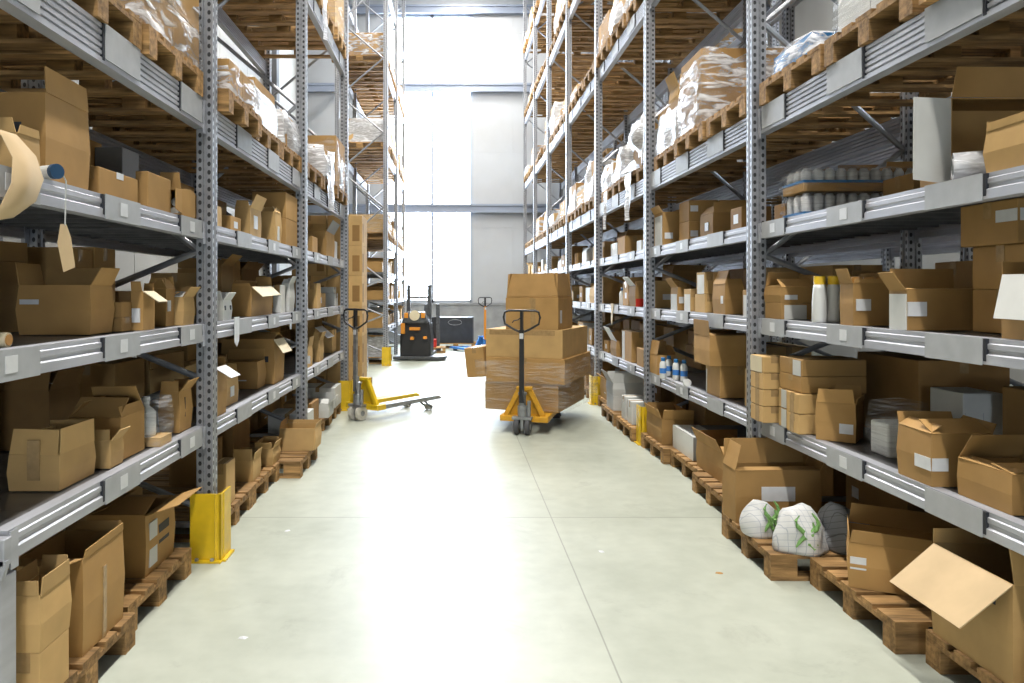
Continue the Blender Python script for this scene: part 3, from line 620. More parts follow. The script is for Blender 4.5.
# ---- right floor, nearest bay
K('R', 0, 1005, 932, 1110, 560, .02, 'big carton with a torn pale flap hanging into the aisle', yn=2.74, L=.46, W=.5, state='open', flaps=[(75, .14), (95, .06), (220, .25), (85, .1)], flapm={2: 'cardp'}, m='card2', top=.38, stickers=[('l', .18, .72, .05, .08, 'ink')])
KW('R', 0, 2.25, 3.73, PALZ + .001, .52, .35, .22, 'wide open carton with a white label beside the sacks', yaw=R(-27), state='open', flaps=[(90, .06), (92, .10), (90, .05), (80, .08)], stickers=[('n', .01, .42, .07, .06)], m='card')
K('R', 0, 733, 729, 812, 468, -.26, 'bulging carton with a white label and ragged flaps', yn=4.70, L=.22, W=.53, state='open', flaps=[(12, .05), (95, .16), (75, .16), (118, .12)], stickers=[('n', .3, .42, .21, .09)], m='card', top=.33)
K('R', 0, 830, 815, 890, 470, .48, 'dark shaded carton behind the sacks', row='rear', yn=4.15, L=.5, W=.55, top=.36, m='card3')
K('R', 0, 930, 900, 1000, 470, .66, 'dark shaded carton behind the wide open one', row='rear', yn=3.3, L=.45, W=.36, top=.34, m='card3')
K('R', 0, 723, 692, 742, 454, .0, 'open carton with an aisle flap bent out, in front of a white box', yn=5.64, L=.62, W=.34, state='open', flaps=[(20, .12), (80, .08), (115, .12), (30, .1)], m='card', top=.22)
o, _ = K('R', 0, 691, 672, 760, 432, .02, 'long box with a bright white end and dark grey top', yn=6.42, L=.6, W=.72, m='cardg', tape=False, top=.20, stickers=[('l', 0, .0, .6, .198, 'bottle')], cat='box')
MB().box(-.36, -.12, -.3, .3, .201, .2025).build('white_lid_strip', 'bottle', o)
# ---- right rack, second bay
zz = LV['R'][3] + .0015
for i in range(2):
    for j in range(2):
        KW('R', 3, 2.14 + .135 + j * .275, 6.86 + .15, zz, .27, .3, .19, 'large brown carton, %s in the block of four, %s' % (('lower', 'upper')[i], ('aisle side', 'rear side')[j]), stickers=[('n', .05, .45 if i else .25, .07, .055)], tape=False, m='card')
    zz += .191
K('R', 3, 660, 655, 688, 213, .04, 'tall carton with an open flap at its side', yn=7.42, L=.33, state='open', flaps=[(5, .1), (10, .1), (120, .08), (20, .1)], m='card', top=.33, stickers=[('n', .05, .2, .08, .06), ('l', .1, .0, .25, .3, 'cardw')])
K('R', 2, 678, 673, 687, 287, .04, 'open carton with a label and one raised flap', yn=6.93, L=.22, state='open', flaps=[None, (90, .05), (125, .1), None], stickers=[('n', .1, .3, .08, .06), ('l', .1, .0, .18, .15, 'cardw')])
K('R', 2, 692, 687, 698, 289, .04, 'white sided carton with a folded top', yn=6.55, L=.2, m='card2', stickers=[('l', .1, .0, .16, .15, 'cardw')])
_, z1 = K('R', 2, 706, 698, 716, 294, .04, 'square tan carton under a taller one', yn=6.18, L=.26, m='card2')
K('R', 2, 706, 699, 716, 272, .04, 'tan carton with a white side, on top of a square one', yn=6.18, L=.22, zb=z1 + .001, m='card2', stickers=[('l', .1, .0, .17, .16, 'cardw')])
K('R', 2, 725, 715, 743, 284, .04, 'carton with its flap raised high and a small label', yn=5.72, L=.26, state='open', flaps=[(85, .04), (90, .1), (70, .11), None], stickers=[('l', .1, .35, .05, .06)], m='card')
K('R', 2, 740, 733, 750, 290, .05, 'narrow carton by the post with white edge', yn=5.2, L=.2, m='card', stickers=[('l', .1, .0, .16, .15, 'cardw')])
_, z1 = K('R', 2, 746, 725, 770, 286, .45, 'three part carton at the back', row='rear', yn=5.7, L=.4, W=.4, top=.2)
K('R', 2, 746, 725, 770, 255, .45, 'ribbed pale carton stacked at the back', row='rear', yn=5.7, L=.35, W=.3, zb=z1 + .001, m='card2', top=.15)
K('R', 1, 660, 645, 678, 345, .0, 'open carton beside the blue capped bottles', yn=7.48, L=.3, state='open', flaps=[None, (95, .12), (80, .14), (70, .1)], m='card', top=.2)
_, z1 = K('R', 1, 719, 704, 748, 366, .05, 'brown carton under an open one', yn=5.86, L=.33, W=.32, stickers=[('l', .9, .0, .02, .2, 'cardw')])
K('R', 1, 717, 699, 748, 336, -.035, 'open carton with one tall upright flap, on top of another', yn=5.84, L=.38, W=.34, zb=z1 + .001, state='open', flaps=[(10, .1), (20, .1), (94, .12), None], m='card')
K('R', 1, 745, 740, 760, 370, .1, 'small carton squeezed beside the post', yn=5.35, L=.14, W=.12, m='card2')
K('R', 1, 690, 684, 712, 335, .5, 'brown carton at the back with a hand hole', row='rear', yn=7.0, L=.4, W=.4, top=.3, stickers=[('n', .4, .4, .04, .05, 'ink')])
K('R', 0, 664, 648, 672, 421, -.06, 'open carton with spread flaps, beside the yellow guard', yn=7.1, L=.55, W=.3, state='open', flaps=[(110, .1), (95, .08), (110, .09), (60, .08)], m='card', top=.24)
K('R', 0, 676, 660, 690, 404, .35, 'open carton behind the yellow guard', row='rear', yn=7.1, L=.5, W=.4, top=.36, state='open', flaps=[(90, .06), (90, .1), (85, .1), (110, .1)], m='card')
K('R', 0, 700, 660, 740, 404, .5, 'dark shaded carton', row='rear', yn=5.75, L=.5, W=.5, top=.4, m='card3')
# ---- right rack, third bay
K('R', 3, 618, 611, 631, 236, .04, 'brown carton with a square edge', yn=9.1, L=.4, W=.24)
K('R', 3, 632, 628, 640, 240, .04, 'small white edged carton', yn=8.3, L=.2, W=.14, m='cardw')
K('R', 3, 640, 620, 660, 218, .5, 'tall shaded carton', row='rear', yn=9.0, L=.6, W=.4)
K('R', 2, 632, 627, 641, 283, .04, 'carton with a red printed base and a white flap', yn=8.55, L=.3, W=.2, state='open', flaps=[(30, .1), (80, .1), (130, .13), None], flapm={2: 'white'}, stickers=[('n', 0, .0, .2, .11, 'red')], top=.24)
K('R', 2, 615, 610, 630, 283, .3, 'brown carton behind the cloth and bottle', row='rear', yn=9.6, L=.4, W=.4, top=.3)
K('R', 1, 625, 617, 640, 328, .04, 'tall brown carton with white end', yn=8.75, L=.5, W=.22, stickers=[('l', .7, .0, .14, .35, 'cardw')], top=.36)
K('R', 1, 636, 632, 645, 345, .04, 'small brown carton in front of a taller one', yn=8.2, L=.3, W=.14, top=.2)
K('R', 1, 613, 608, 622, 338, .04, 'carton with a white paper flap sticking up', yn=9.55, L=.35, W=.18, state='open', flaps=[None, (95, .1), (120, .2), None], flapm={2: 'white'}, top=.2)
_, z1 = K('R', 0, 612, 606, 622, 388, -.1, 'white carton with brown tape', yn=9.1, L=.4, W=.3, m='cardw', top=.18)
K('R', 0, 612, 606, 622, 378, -.1, 'grey carton with open flaps, above a white one', yn=9.1, L=.4, W=.36, zb=z1 + .001, m='cardw', top=.16, state='open', flaps=[(100, .12), (90, .1), (120, .15), (90, .1)])
K('R', 0, 630, 624, 640, 390, -.1, 'upright white carton pair', yn=8.45, L=.2, W=.3, m='cardw', top=.26)
K('R', 0, 637, 632, 648, 388, -.1, 'upright white carton nearest the guard', yn=8.15, L=.2, W=.3, m='cardw', top=.25)

# ------------------------------------------------------------------ fill: back rows and distant bays
def span_free(side, lvl, y0, y1, x0, x1):
    return not any(r['side'] == side and r['lvl'] == lvl and abs(r['y'] - (y0 + y1) / 2) < (r['o'].dimensions.y + y1 - y0) / 2 + .03 and
                   abs(abs(r['x']) - (x0 + x1) / 2) < (r['o'].dimensions.x + x1 - x0) / 2 + .01 for r in REC)
bpy.context.view_layer.update()
ff = random.Random(21)
def fillrow(side, lvl, y0, y1, d0, dens, row, hmax, wr=(.28, .45), lr=(.25, .5), protect=True):
    y = y0
    while y < y1 - .22:
        l = ff.uniform(*lr); l = min(l, y1 - y); w_ = ff.uniform(*wr); h = ff.uniform(.45, 1) * hmax
        x0 = (XL if side != 'R' else XR) + d0 + ff.uniform(0, .06)
        if ff.random() < dens and l > .12 and span_free(side, lvl, y, y + l, x0, x0 + w_):
            s = -1 if side != 'R' else 1
            st = 'open' if ff.random() < .42 else 'closed'
            mm = ff.choice(['card', 'card', 'card', 'card2', 'card3'] + (['cardw'] if row == 'front' else []))
            stk = []
            fc = 'r' if side != 'R' else 'l'
            if ff.random() < .6: stk.append((fc, .3, .3, min(.09, l * .4), min(.07, h * .4)))
            if ff.random() < .5: stk.append(('n', .25, .3, .08, min(.06, h * .4)))
            k = len(stk)
            hue = {'card': 'brown', 'card2': 'tan', 'card3': 'dark brown', 'cardw': 'white'}[mm]
            desc = ('open ' if st == 'open' else 'closed ') + hue + ' carton' + (' with a pale label' if k == 1 else ' with two pale labels' if k else '')
            z = (LV['L' if side != 'R' else 'R'][lvl] + .0015) if lvl else PALZ + .001
            fl = None if st == 'closed' else [(ff.choice([30, 80, 100, 130]), .09), (ff.choice([80, 95]), .09), (ff.choice([50, 90, 130]), .09), (ff.choice([50, 90, 130]), .09)]
            _, zt = KW(side, lvl, s * (x0 + w_ / 2), y + l / 2, z, w_, l - .02, h, desc, row=row, state=st, flaps=fl, stickers=stk, m=mm)
            if st == 'closed' and h < hmax * .62 and ff.random() < .6:
                h2 = hmax - h - ff.uniform(.0, .08)
                if h2 > .08: KW(side, lvl, s * (x0 + w_ / 2), y + l / 2, zt + .001, w_ * .9, (l - .02) * .9, h2, 'closed ' + hue + ' carton stacked on another', row=row, m=mm)
        y += l + ff.uniform(.0, .06)
for side in ('L', 'R'):
    ps = POST[side]
    for b_ in range(len(ps) - 1):
        a, c = ps[b_] + .08, ps[b_ + 1] - .08
        if side == 'R' and b_ > 5: a2 = a
        for lvl in (0, 1, 2, 3):
            hm = {0: .42, 1: .44, 2: .42, 3: .42}[lvl]
            far = (b_ >= 2)
            if lvl == 1 and b_ == 0: a1 = max(a, 2.7)
            else: a1 = a if b_ else max(a, 2.5)
            if far: fillrow(side, lvl, a1, c, .05 if lvl else -.04, .92 if b_ < 5 else .85, 'front', hm * .72, (.25, .45), (.3, .6))
            if b_ == 1: fillrow(side, lvl, a1, c, .07, .35, 'front', hm * .5, (.2, .3), (.2, .35))
            if b_ < 4: fillrow(side, lvl, a1, c, .56, .97 if lvl != 3 else .5, 'rear', hm, (.33, .40), (.4, .7))
for b_ in range(2):
    a, c = POST['F'][b_] + .08, POST['F'][b_ + 1] - .08
    for lvl in (1, 2, 3): fillrow('F', lvl, a, c, .04, .9, 'front', .36, (.4, .8), (.4, .7))

# ------------------------------------------------------------------ floor pallets
fp = [('L', 3.00, -.03, 'wooden pallet under the tall gaping carton'), ('L', 3.86, .02, 'wooden pallet under the labelled carton, before the near guard'),
      ('L', 5.17, .02, 'pale wooden pallet just beyond the near left guard'), ('L', 5.99, .02, 'wooden pallet under cartons in the second left bay'), ('L', 6.80, -.16, 'wooden pallet under the wide carton with a hanging flap'),
      ('L', 7.79, .04, 'wooden pallet at the start of the third left bay'), ('L', 8.62, .02, 'wooden pallet midway in the third left bay'), ('L', 9.45, .02, 'wooden pallet ending the third left bay'),
      ('R', 2.82, .0, 'wooden pallet under the big torn carton'), ('R', 3.70, -.08, 'worn wooden pallet under the wide open carton'), ('R', 4.53, -.27, 'wooden pallet carrying the two sacks'),
      ('R', 5.62, -.12, 'wooden pallet between the bulging carton and the white ended box'), ('R', 6.50, -.04, 'wooden pallet under the white ended box'), ('R', 7.33, -.1, 'wooden pallet beside the third post guard'),
      ('R', 8.35, -.14, 'dark wooden pallet just past the third post guard'), ('R', 9.25, -.14, 'wooden pallet under white cartons'), ('R', 10.1, -.02, 'wooden pallet by the guard beyond the loaded jack')]
for side, y, d, l in fp:
    s = -1 if side != 'R' else 1; pallet(s * ((XL if side != 'R' else XR) + d + .6), y, 0, rot=R(rnd.uniform(-1, 1)), label=l)
for i, y in enumerate((11.6, 12.5, 14.0, 14.9, 16.9, 17.8)):
    pallet(XR + .55, y, 0, label='distant floor pallet under the long right rack, %s beyond the wrapped load' % ORD[i], parts=False)

# ------------------------------------------------------------------ pallet level loads
def wrapshell(w, l, h, amp, seed, skirt=.0, top=True):
    b = MB(); n = max(3, int(w / .09)); k = max(3, int(l / .09)); q = max(3, int(h / .08)); r = random.Random(seed)
    per = [(-w / 2 + w * i / n, -l / 2) for i in range(n)] + [(w / 2, -l / 2 + l * i / k) for i in range(k)] + [(w / 2 - w * i / n, l / 2) for i in range(n)] + [(-w / 2, l / 2 - l * i / k) for i in range(k)]
    P = len(per); vs = []
    for j in range(q + 1):
        z = -skirt + (h + skirt) * j / q
        for (x, y) in per:
            e = noise.noise(Vector((x * 5 + seed, y * 5, z * 4))) * amp + abs(noise.noise(Vector((x * 14, y * 14 + seed, z * 10)))) * amp * .5 + .008
            d = Vector((x / w, y / l, 0)).normalized(); g = 1 - (.08 if top else 0) * (j / q) ** 4
            vs.append((x * g + d.x * e, y * g + d.y * e, z + (noise.noise(Vector((x * 6, y * 6, seed))) * amp * .8 if j == q else .002 if j == 0 else 0)))
    fs = [(j * P + i, j * P + (i + 1) % P, (j + 1) * P + (i + 1) % P, (j + 1) * P + i) for j in range(q) for i in range(P)]
    if top:
        vs.append((0, 0, h + .015)); fs += [(q * P + i, q * P + (i + 1) % P, len(vs) - 1) for i in range(P)]
    b.add(vs, fs); return b
def load(x, y, z, w, l, h, label, group=None, layers=2, cols=2, wm='wrap', m='card', seed=1, amp=.03, wrap=True, skirt=.05, cat='wrapped load', name='wrapped_load', rot=0, over=0):
    e = empty(name, (x, y, z), rot); tag(e, label, cat, group); lh = h / layers
    for j in range(layers):
        for c in range(cols):
            cw = l / cols
            MB().box(-w / 2, w / 2, -l / 2 + c * cw + .003, -l / 2 + (c + 1) * cw - .003, j * lh + .002, (j + 1) * lh - .002).build('carton', m, e)
    if wrap:
        o = wrapshell(w + .02, l + .02, h + .01, amp, seed, 0).build('stretch_wrap', wm, e, smooth=True)
    return e
lr = random.Random(5)
def plabel(side, n, b_, i):
    return '%s pallet on the %s high beam, %s bay of the %s rack' % (('nearer', 'middle', 'farther')[i], ORD[n - 4], ORD[b_], {'L': 'near left', 'F': 'far left', 'R': 'long right'}[side])
near_loads = {
    ('L', 4, 0): [(3.05, None), (3.9, dict(w=.85, l=.82, h=.46, layers=2, label='film wrapped cartons over the near left beam', wm='wrap', amp=.05, skirt=.08))],
    ('L', 4, 1): [(5.12, dict(w=.9, l=.6, h=.22, layers=1, label='low film wrapped carton layer beyond the near left post', wm='wrap', amp=.05)), (5.96, dict(w=1.0, l=.62, h=.34, layers=1, cols=1, label='brown carton slab with a white wrapped side, second left bay', wm='wrapw', amp=.008, skirt=.0)), (6.79, dict(w=.8, l=.6, h=.3, layers=1, label='crumpled clear film over cartons near the second left post', wm='wrapw', amp=.07))],
    ('L', 4, 2): [(7.8, None), (8.7, dict(w=.8, l=.6, h=.35, layers=1, label='white film heap on cartons in the third left bay', wm='wrapw', amp=.09)), (9.5, dict(w=.95, l=.74, h=.62, layers=3, cols=1, label='brown carton stack with torn white film, by the left rack end', wm='wrapx', amp=.04))],
    ('R', 4, 0): [(2.9, dict(w=.9, l=.7, h=.9, layers=3, label='wrapped carton stack over the nearest right beam', wm='wrap')), (3.78, dict(w=.8, l=.62, h=.8, layers=3, m='cardw', label='tightly wrapped pale stack above the big torn carton', wm='wrapx', amp=.01)), (4.62, dict(w=.8, l=.5, h=.12, layers=1, label='low blue and clear bagged goods just before the second right post', wm='wrap', m='bluecap', amp=.05))],
    ('R', 4, 1): [(5.53, None), (6.37, dict(w=.9, l=.55, h=.62, layers=2, cols=1, label='tall shiny wrapped stack just past the second right post', wm='wrap', amp=.02, m='card')), (7.21, dict(w=.9, l=.7, h=.42, layers=1, cols=1, label='brown carton with a white wrapped face beside the film heap', wm='wrapw', amp=.03, skirt=.02))],
    ('R', 4, 2): [(8.28, dict(w=.9, l=.6, h=.52, layers=2, label='big crumpled film heap trailing over the third right bay beam', wm='wrapw', amp=.16, skirt=.16)), (9.12, dict(w=.8, l=.6, h=.35, layers=1, label='white bagged heap in the third right bay', wm='wrapw', amp=.09, skirt=.1)), (9.95, dict(w=.8, l=.6, h=.3, layers=1, label='low white wrapped goods before the fourth right post', wm='wrapw', amp=.06))],
}
for side in ('L', 'F', 'R'):
    ps = POST[side]; lv = LV['L' if side != 'R' else 'R']; s = -1 if side != 'R' else 1; xf = XL if side != 'R' else XR
    for n in (4, 5, 6, 7):
        for b_ in range(len(ps) - 1):
            for i in range(3):
                y = ps[b_] + .5 + i * .88
                if n == 7 and b_ < 3: continue
                if side == 'F' and n < 5 : pass
                if n >= 5 and side == 'L' and b_ == 0: 
                    if n > 5: continue
                nl = near_loads.get((side, n, b_))
                if nl and i < len(nl): y = max(ps[b_] + .48, min(ps[b_ + 1] - .48, nl[i][0]))
                if nl is not None and (side, b_) == ('L', 0): y = (2.3, 3.12, 3.97)[i]
                if (side, n, b_) == ('R', 4, 0): y = (2.78, 3.66, 4.52)[i]
                if (side, n, b_) == ('R', 5, 0): continue
                d = lr.uniform(-.06, .0)
                pallet(s * (xf + d + .6), y, lv[n] + .0015, rot=R(lr.uniform(-1, 1)), label=plabel(side, n, b_, i), parts=False)
                z = lv[n] + PALZ + .0025
                where = '%s bay of the %s rack, %s high beam, %s pallet' % (ORD[b_], {'L': 'near left', 'F': 'far left', 'R': 'right'}[side], ORD[n - 4], ('near', 'middle', 'far')[i]); where = where.replace(' of the ', ', ').replace(' high', '')
                if nl:
                    idx = i if side != 'L' or b_ else i - 1
                    if idx < 0 or idx >= len(nl) or nl[idx][1] is None: continue
                    q = dict(nl[idx][1]); load(s * (xf + d + .03 + q['w'] / 2), y, z, seed=n * 31 + i * 7 + b_, **q)
                else:
                    if side == 'L' and n == 5 and b_ < 3 and i == 0: continue
                    hh = lr.uniform(.15, .62) if n > 4 else lr.uniform(.2, .55)
                    if lr.random() < .22: continue
                    w_ = lr.uniform(.85, 1.05); wm = lr.choice(['wrap', 'wrapw', 'wrapx'])
                    a = {'wrap': 'film wrapped', 'wrapw': 'white wrapped', 'wrapx': 'clear wrapped'}[wm]
                    load(s * (xf + d + .03 + w_ / 2), y, z, w_, .72, hh, a + ' cartons, ' + where, layers=2 if hh > .5 else 1, cols=1 if lr.random() < .5 else 2, wm=wm, m=lr.choice(['card', 'card2', 'card']), amp=lr.choice([.015, .03, .06]), seed=n * 91 + b_ * 13 + i, skirt=lr.choice([0, .05, .12]))
# cartons on top of the film heap (right) and the pallets of the rear rack
KW('R', 4, 2.42, 7.42, LV['R'][4] + PALZ + .43 + .02, .5, .3, .2, 'open carton riding above the wrapped stack, second bay', state='open', flaps=[(90, .1), (100, .1), (110, .14), (70, .1)], m='card2', row='top')
for b_ in range(0, 7):
    for i in range(3):
        if (b_ * 3 + i) % 4 == 3: continue
        z = LV['R'][4 if (b_ + i) % 3 else 5] + .0015
        pallet(XR + DEEP + .35 + .6, POST['R'][b_] + .5 + i * .88, z, label='pallet on the rack behind the right rack, %s bay, %s' % (ORD[b_], ('near', 'middle', 'far')[i]), parts=False)
        if (b_ + i) % 2: load(XR + DEEP + .35 + .55, POST['R'][b_] + .5 + i * .88, z + PALZ + .001, .9, .7, .5 + .1 * i, 'wrapped cartons on the rack behind the right rack, %s bay, %s' % (ORD[b_], ('near', 'middle', 'far')[i]), cols=1, layers=1)

# ------------------------------------------------------------------ tall carton column at the end of the left rack
e0 = .144
pallet(-1.93, 10.75, 0, label='wooden pallet under the tall carton column at the left rack end', along=True)
zz = PALZ + .001
for i in range(6):
    for j in range(2):
        o = carton(-1.28 - .24 - j * .49, 10.62, zz, .48, .58, .415, 0, m='card2', stickers=[('r', .1, .12, .1, .26, 'card3'), ('n', .72, .15, .1, .22, 'card3')])
        tag(o, 'printed tan carton, %s layer of the tall column at the left rack end, %s side' % (ORD[i], ('aisle', 'inner')[j]), 'cardboard box', 'cartons of the tall column')
    zz += .416
# gap beyond: wrapped goods and floor stacks before the far left rack
load(-2.0, 12.3, PALZ + .001, 1.0, .75, .85, 'low film wrapped cartons behind the tall carton column', layers=2, wm='wrapw', amp=.06, seed=9)
pallet(-2.0, 12.3, 0, label='pallet under the low wrapped cartons behind the tall column', parts=False)
load(-2.05, 16.95, PALZ + .001, 1.0, .7, .48, 'film wrapped goods on the floor of the far left rack', layers=1, wm='wrapw', amp=.05, seed=11)
pallet(-2.05, 16.9, 0, label='floor pallet under wrapped goods in the far left rack', parts=False)

# ------------------------------------------------------------------ pallet trucks
def truck(name, x, y, yaw, label, body='ochre', forkm=None, wheel='rubber', lift=.11, handle='blackp', shaft='blackp', hz=1.36, tilt=0.):
    """forks point to local +y"""
    e = empty(name, (x, y, 0), yaw); tag(e, label, 'pallet truck')
    forkm = forkm or [body, body]
    z = lift
    for k, sx in enumerate((-1, 1)):
        b = MB(); xx = sx * .19
        b.prism([(.12, z), (1.22, z), (1.30, z - .045), (1.28, z - .055), (.12, z - .055)], 'x', xx - .08, xx + .08)
        f = b.build('fork', forkm[k], e, bevel=.006)
        MB().lathe([(.038, -.045), (.038, .045)], n=14, T=RY(R(90)), c=(xx, 1.1, .04)).build('load_roller', 'wheelw' if wheel == 'wheelw' else 'rubber', f)
        MB().bar((xx - .05, 1.1, .04), (xx - .05, .92, z - .03), .02).bar((xx + .05, 1.1, .04), (xx + .05, .92, z - .03), .02).build('roller_fork', 'dgrey', f)
        MB().prism([(.98, z + .001), (1.14, z + .001), (1.14, z - .02), (.98, z - .02)], 'x', xx - .03, xx + .03).build('wheel_window', 'dgrey', f)
    # triangular head frame
    b = MB()
    zt = z + .31
    for sx in (-1, 1):
        b.prism([(sx * .275, z - .06), (sx * .215, z - .06), (sx * .035, zt - .02), (sx * .05, zt + .02), (sx * .085, zt)], 'y', .03, .075)
    b.box(-.275, .275, .0, .16, z - .06, z + .005); b.box(-.09, .09, .02, .09, zt - .02, zt + .02)
    b.build('head_frame', body, e, bevel=.006)
    b = MB(); b.prism([(-.2, z), (.2, z), (.05, zt - .03), (-.05, zt - .03)], 'y', .085, .095); b.build('head_panel', body, e)
    # hydraulic pump, steering yoke, wheels
    MB().lathe([(.055, .12), (.055, .24), (.04, .25), (.04, .36), (.05, .365), (.05, .39), (.02, .40), (.02, .46)], (0, -.06, z - .11), 14).lathe([(.022, .1), (.022, .30)], (.075, -.07, z - .11), 10).build('pump', 'mgrey' if body != 'blue' else 'blue', e)
    MB().box(-.11, .11, -.12, -.02, .17, .20).box(-.018, .018, -.10, -.03, .07, .18).build('steering_yoke', 'mgrey', e, bevel=.004)
    for sx in (-1, 1):
        w_ = MB().lathe([(.055, -.028), (.088, -.026), (.092, -.015), (.092, .015), (.088, .026), (.055, .028)], (sx * .062, -.065, .092), 22, T=RY(R(90))).build('steer_wheel', wheel, e)
        MB().lathe([(.035, -.031), (.035, .031)], (sx * .062, -.065, .092), 14, T=RY(R(90))).build('wheel_hub', 'mgrey', w_)
    # handle
    hy = -.10; ty = hy - tilt
    MB().prism([(-.027, 0), (.027, 0), (.024, 1), (-.024, 1)], 'y', -.016, .016, T=Matrix(((1, 0, 0, 0), (0, 1, (ty - hy), hy), (0, 0, hz - .20 - .36, .36), (0, 0, 0, 1)))).build('handle_shaft', shaft, e)
    MB().box(-.022, .022, hy - .0185 - tilt * .8, hy - .016 - tilt * .8, hz - .30, hz - .24).build('paper_label', 'white', e)
    pts = [(-.03, hz - .20), (-.085, hz - .17), (-.165, hz - .115), (-.178, hz - .06), (-.165, hz - .005), (-.13, hz + .012), (.13, hz + .012), (.165, hz - .005), (.178, hz - .06), (.165, hz - .115), (.085, hz - .17), (.03, hz - .20)]
    MB().tube([(a * 1.16, ty, c - .02 * (c < hz - .1)) for a, c in pts], .0125, 8, closed=True).bar((0, ty, hz - .21), (0, ty, hz + .01), .045, .03).build('grip_loop', handle, e, smooth=False)
    MB().tube([(.0, ty - .01, hz - .06), (-.04, ty - .02, hz - .09), (-.085, ty - .03, hz - .10), (-.10, ty - .03, hz - .125)], .007, 6).build('control_lever', handle, e)
    MB().tube([(0, ty, .55), (.03, hy - .03, .42), (.03, hy, .34)], .006, 6).build('chain', 'dgrey', e)
    return e
truck('pallet_truck', .77, 8.42, R(-17), 'yellow hand pallet truck with black handle carrying the wrapped carton stack', lift=.19, hz=1.37)
truck('pallet_truck', -1.17, 9.35, R(-37), 'empty yellow hand pallet truck parked beside the left rack', wheel='wheelw', lift=.19, forkm=['yellow', 'mgrey'], body='yellow', shaft='mgrey', hz=1.36)
truck('pallet_truck', .72, 19.3, R(30), 'blue hand pallet truck near the end wall', body='blue', hz=1.42, shaft='orange')

# the load on the yellow truck
ang = R(-23); ux = Vector((math.cos(ang), math.sin(ang))); uy = Vector((-math.sin(ang), math.cos(ang)))
base = Vector((.36, 8.98)) + ux * .0            # left near corner
def onload(a0, a1, b0, b1, z, h, label, yaw=0, **kw):
    c = base + ux * ((a0 + a1) / 2) + uy * ((b0 + b1) / 2)
    o = carton(c.x, c.y, z, a1 - a0, b1 - b0, h, ang + yaw, **kw); tag(o, label, 'cardboard box'); return o
z0 = .192
onload(0, .90, 0, 1.3, z0, .33, 'bottom brown carton resting on the forks of the loaded truck', m='card', stickers=[])
onload(.02, .98, -.02, 1.3, z0 + .331, .29, 'second brown carton up on the loaded truck, under film', m='card')
onload(.01, .95, .0, 1.25, z0 + .622, .335, 'third brown carton up on the loaded truck, taped across', m='card2', stickers=[('n', .05, .8, .8, .06, 'tape')])
onload(.26, .90, .0, .66, z0 + .958, .37, 'square brown carton with a small white label high on the loaded truck', m='card', stickers=[('r', .12, .2, .08, .15), ('n', .48, .0, .06, .36, 'tape')])
# topmost: open carton, flaps leaning together
onload(.27, .89, .01, .65, z0 + .958 + .371, .02, 'topmost carton with tall flaps leaning inward on the loaded truck', m='card', state='open', flaps=[(78, .27), (78, .27), (80, .27), (80, .27)])
c = base + ux * (-.13) + uy * .35
o = carton(c.x, c.y, z0 + .332, .24, .5, .36, ang + R(8), m='card'); o.rotation_euler.y = R(-6); o.location.z += .03; o.location.x -= .05
tag(o, 'slanted carton jutting from the side of the loaded truck under film', 'cardboard box')
c = base + ux * .48 + uy * .64
e = wrapshell(1.10, 1.48, .56, .035, 4, .0, top=False).build('stretch_film', 'wrapx', None, (c.x, c.y, z0 + .03), ang, smooth=True)
tag(e, 'clear stretch film wound round the cartons on the loaded truck', 'stretch film')

# ------------------------------------------------------------------ stacker truck and things at the end wall
def stacker(x, y, yaw, label):
    e = empty('electric_stacker', (x, y, 0), yaw); tag(e, label, 'stacker truck')
    prof = [(-.36, .06), (-.36, .55), (-.33, .85), (-.24, 1.02), (.24, 1.02), (.33, .85), (.36, .55), (.36, .06)]
    MB().prism(prof, 'y', -.35, .2).build('body', 'blackp', e, bevel=.05)
    MB().prism([(-.3, .86), (-.22, 1.12), (.22, 1.12), (.3, .86)], 'y', -.43, -.1).build('console', 'dgrey', e, bevel=.03)
    MB().lathe([(.12, -.01), (.12, .01)], (0, -.44, 1.04), 20, T=RX(R(80))).build('steering_knob', 'cream', e)
    for q in ((-.24, -.15, .98, 1.10), (.15, .24, .98, 1.10), (-.32, -.23, .62, .86), (-.12, .12, .70, .77), (-.1, -.02, .48, .55), (.2, .28, .5, .56)):
        MB().box(q[0], q[1], -.455, -.35, q[2], q[3]).build('orange_panel', 'orange', e, bevel=.01)
    MB().prism([(-.5, -.45), (.55, -.45), (.7, -.3), (.7, .1), (-.5, .1)], 'z', .03, .10).build('platform', 'dgrey', e, bevel=.01)
    for sx in (-1, 1): MB().box(sx * .25 - .04, sx * .25 + .04, .2, .32, 0, 1.75).build('mast', 'dgrey', e)
    MB().box(-.27, .27, .22, .28, 1.42, 1.48).box(-.27, .27, .22, .28, .5, .56).build('mast_bar', 'mgrey', e)
    for sx in (-1, 1): MB().box(sx * .2 - .07, sx * .2 + .07, .3, 1.4, .05, .11).build('fork', 'dgrey', e)
    for sx in (-1, 1): MB().lathe([(.1, -.04), (.1, .04)], (sx * .3, -.1, .10), 16, T=RY(R(90))).build('wheel', 'rubber', e)
    return e
stacker(-.88, 17.6, R(-6), 'black electric stacker truck with orange panels near the end window')
e = empty('fork_truck_mast', (-.62, 20.2, 0)); tag(e, 'dark lifting mast and chain guard parked behind the stacker truck', 'truck mast')
for sx in (-1, 1): MB().box(sx * .16 - .05, sx * .16 + .05, -.05, .1, 0, 1.25).build('mast_channel', 'dgrey', e)
MB().box(-.14, .14, -.03, .03, .1, .9).build('mesh_guard', 'blackp', e)
MB().box(-.24, .24, -.1, .12, 0, .12).build('base', 'dgrey', e)
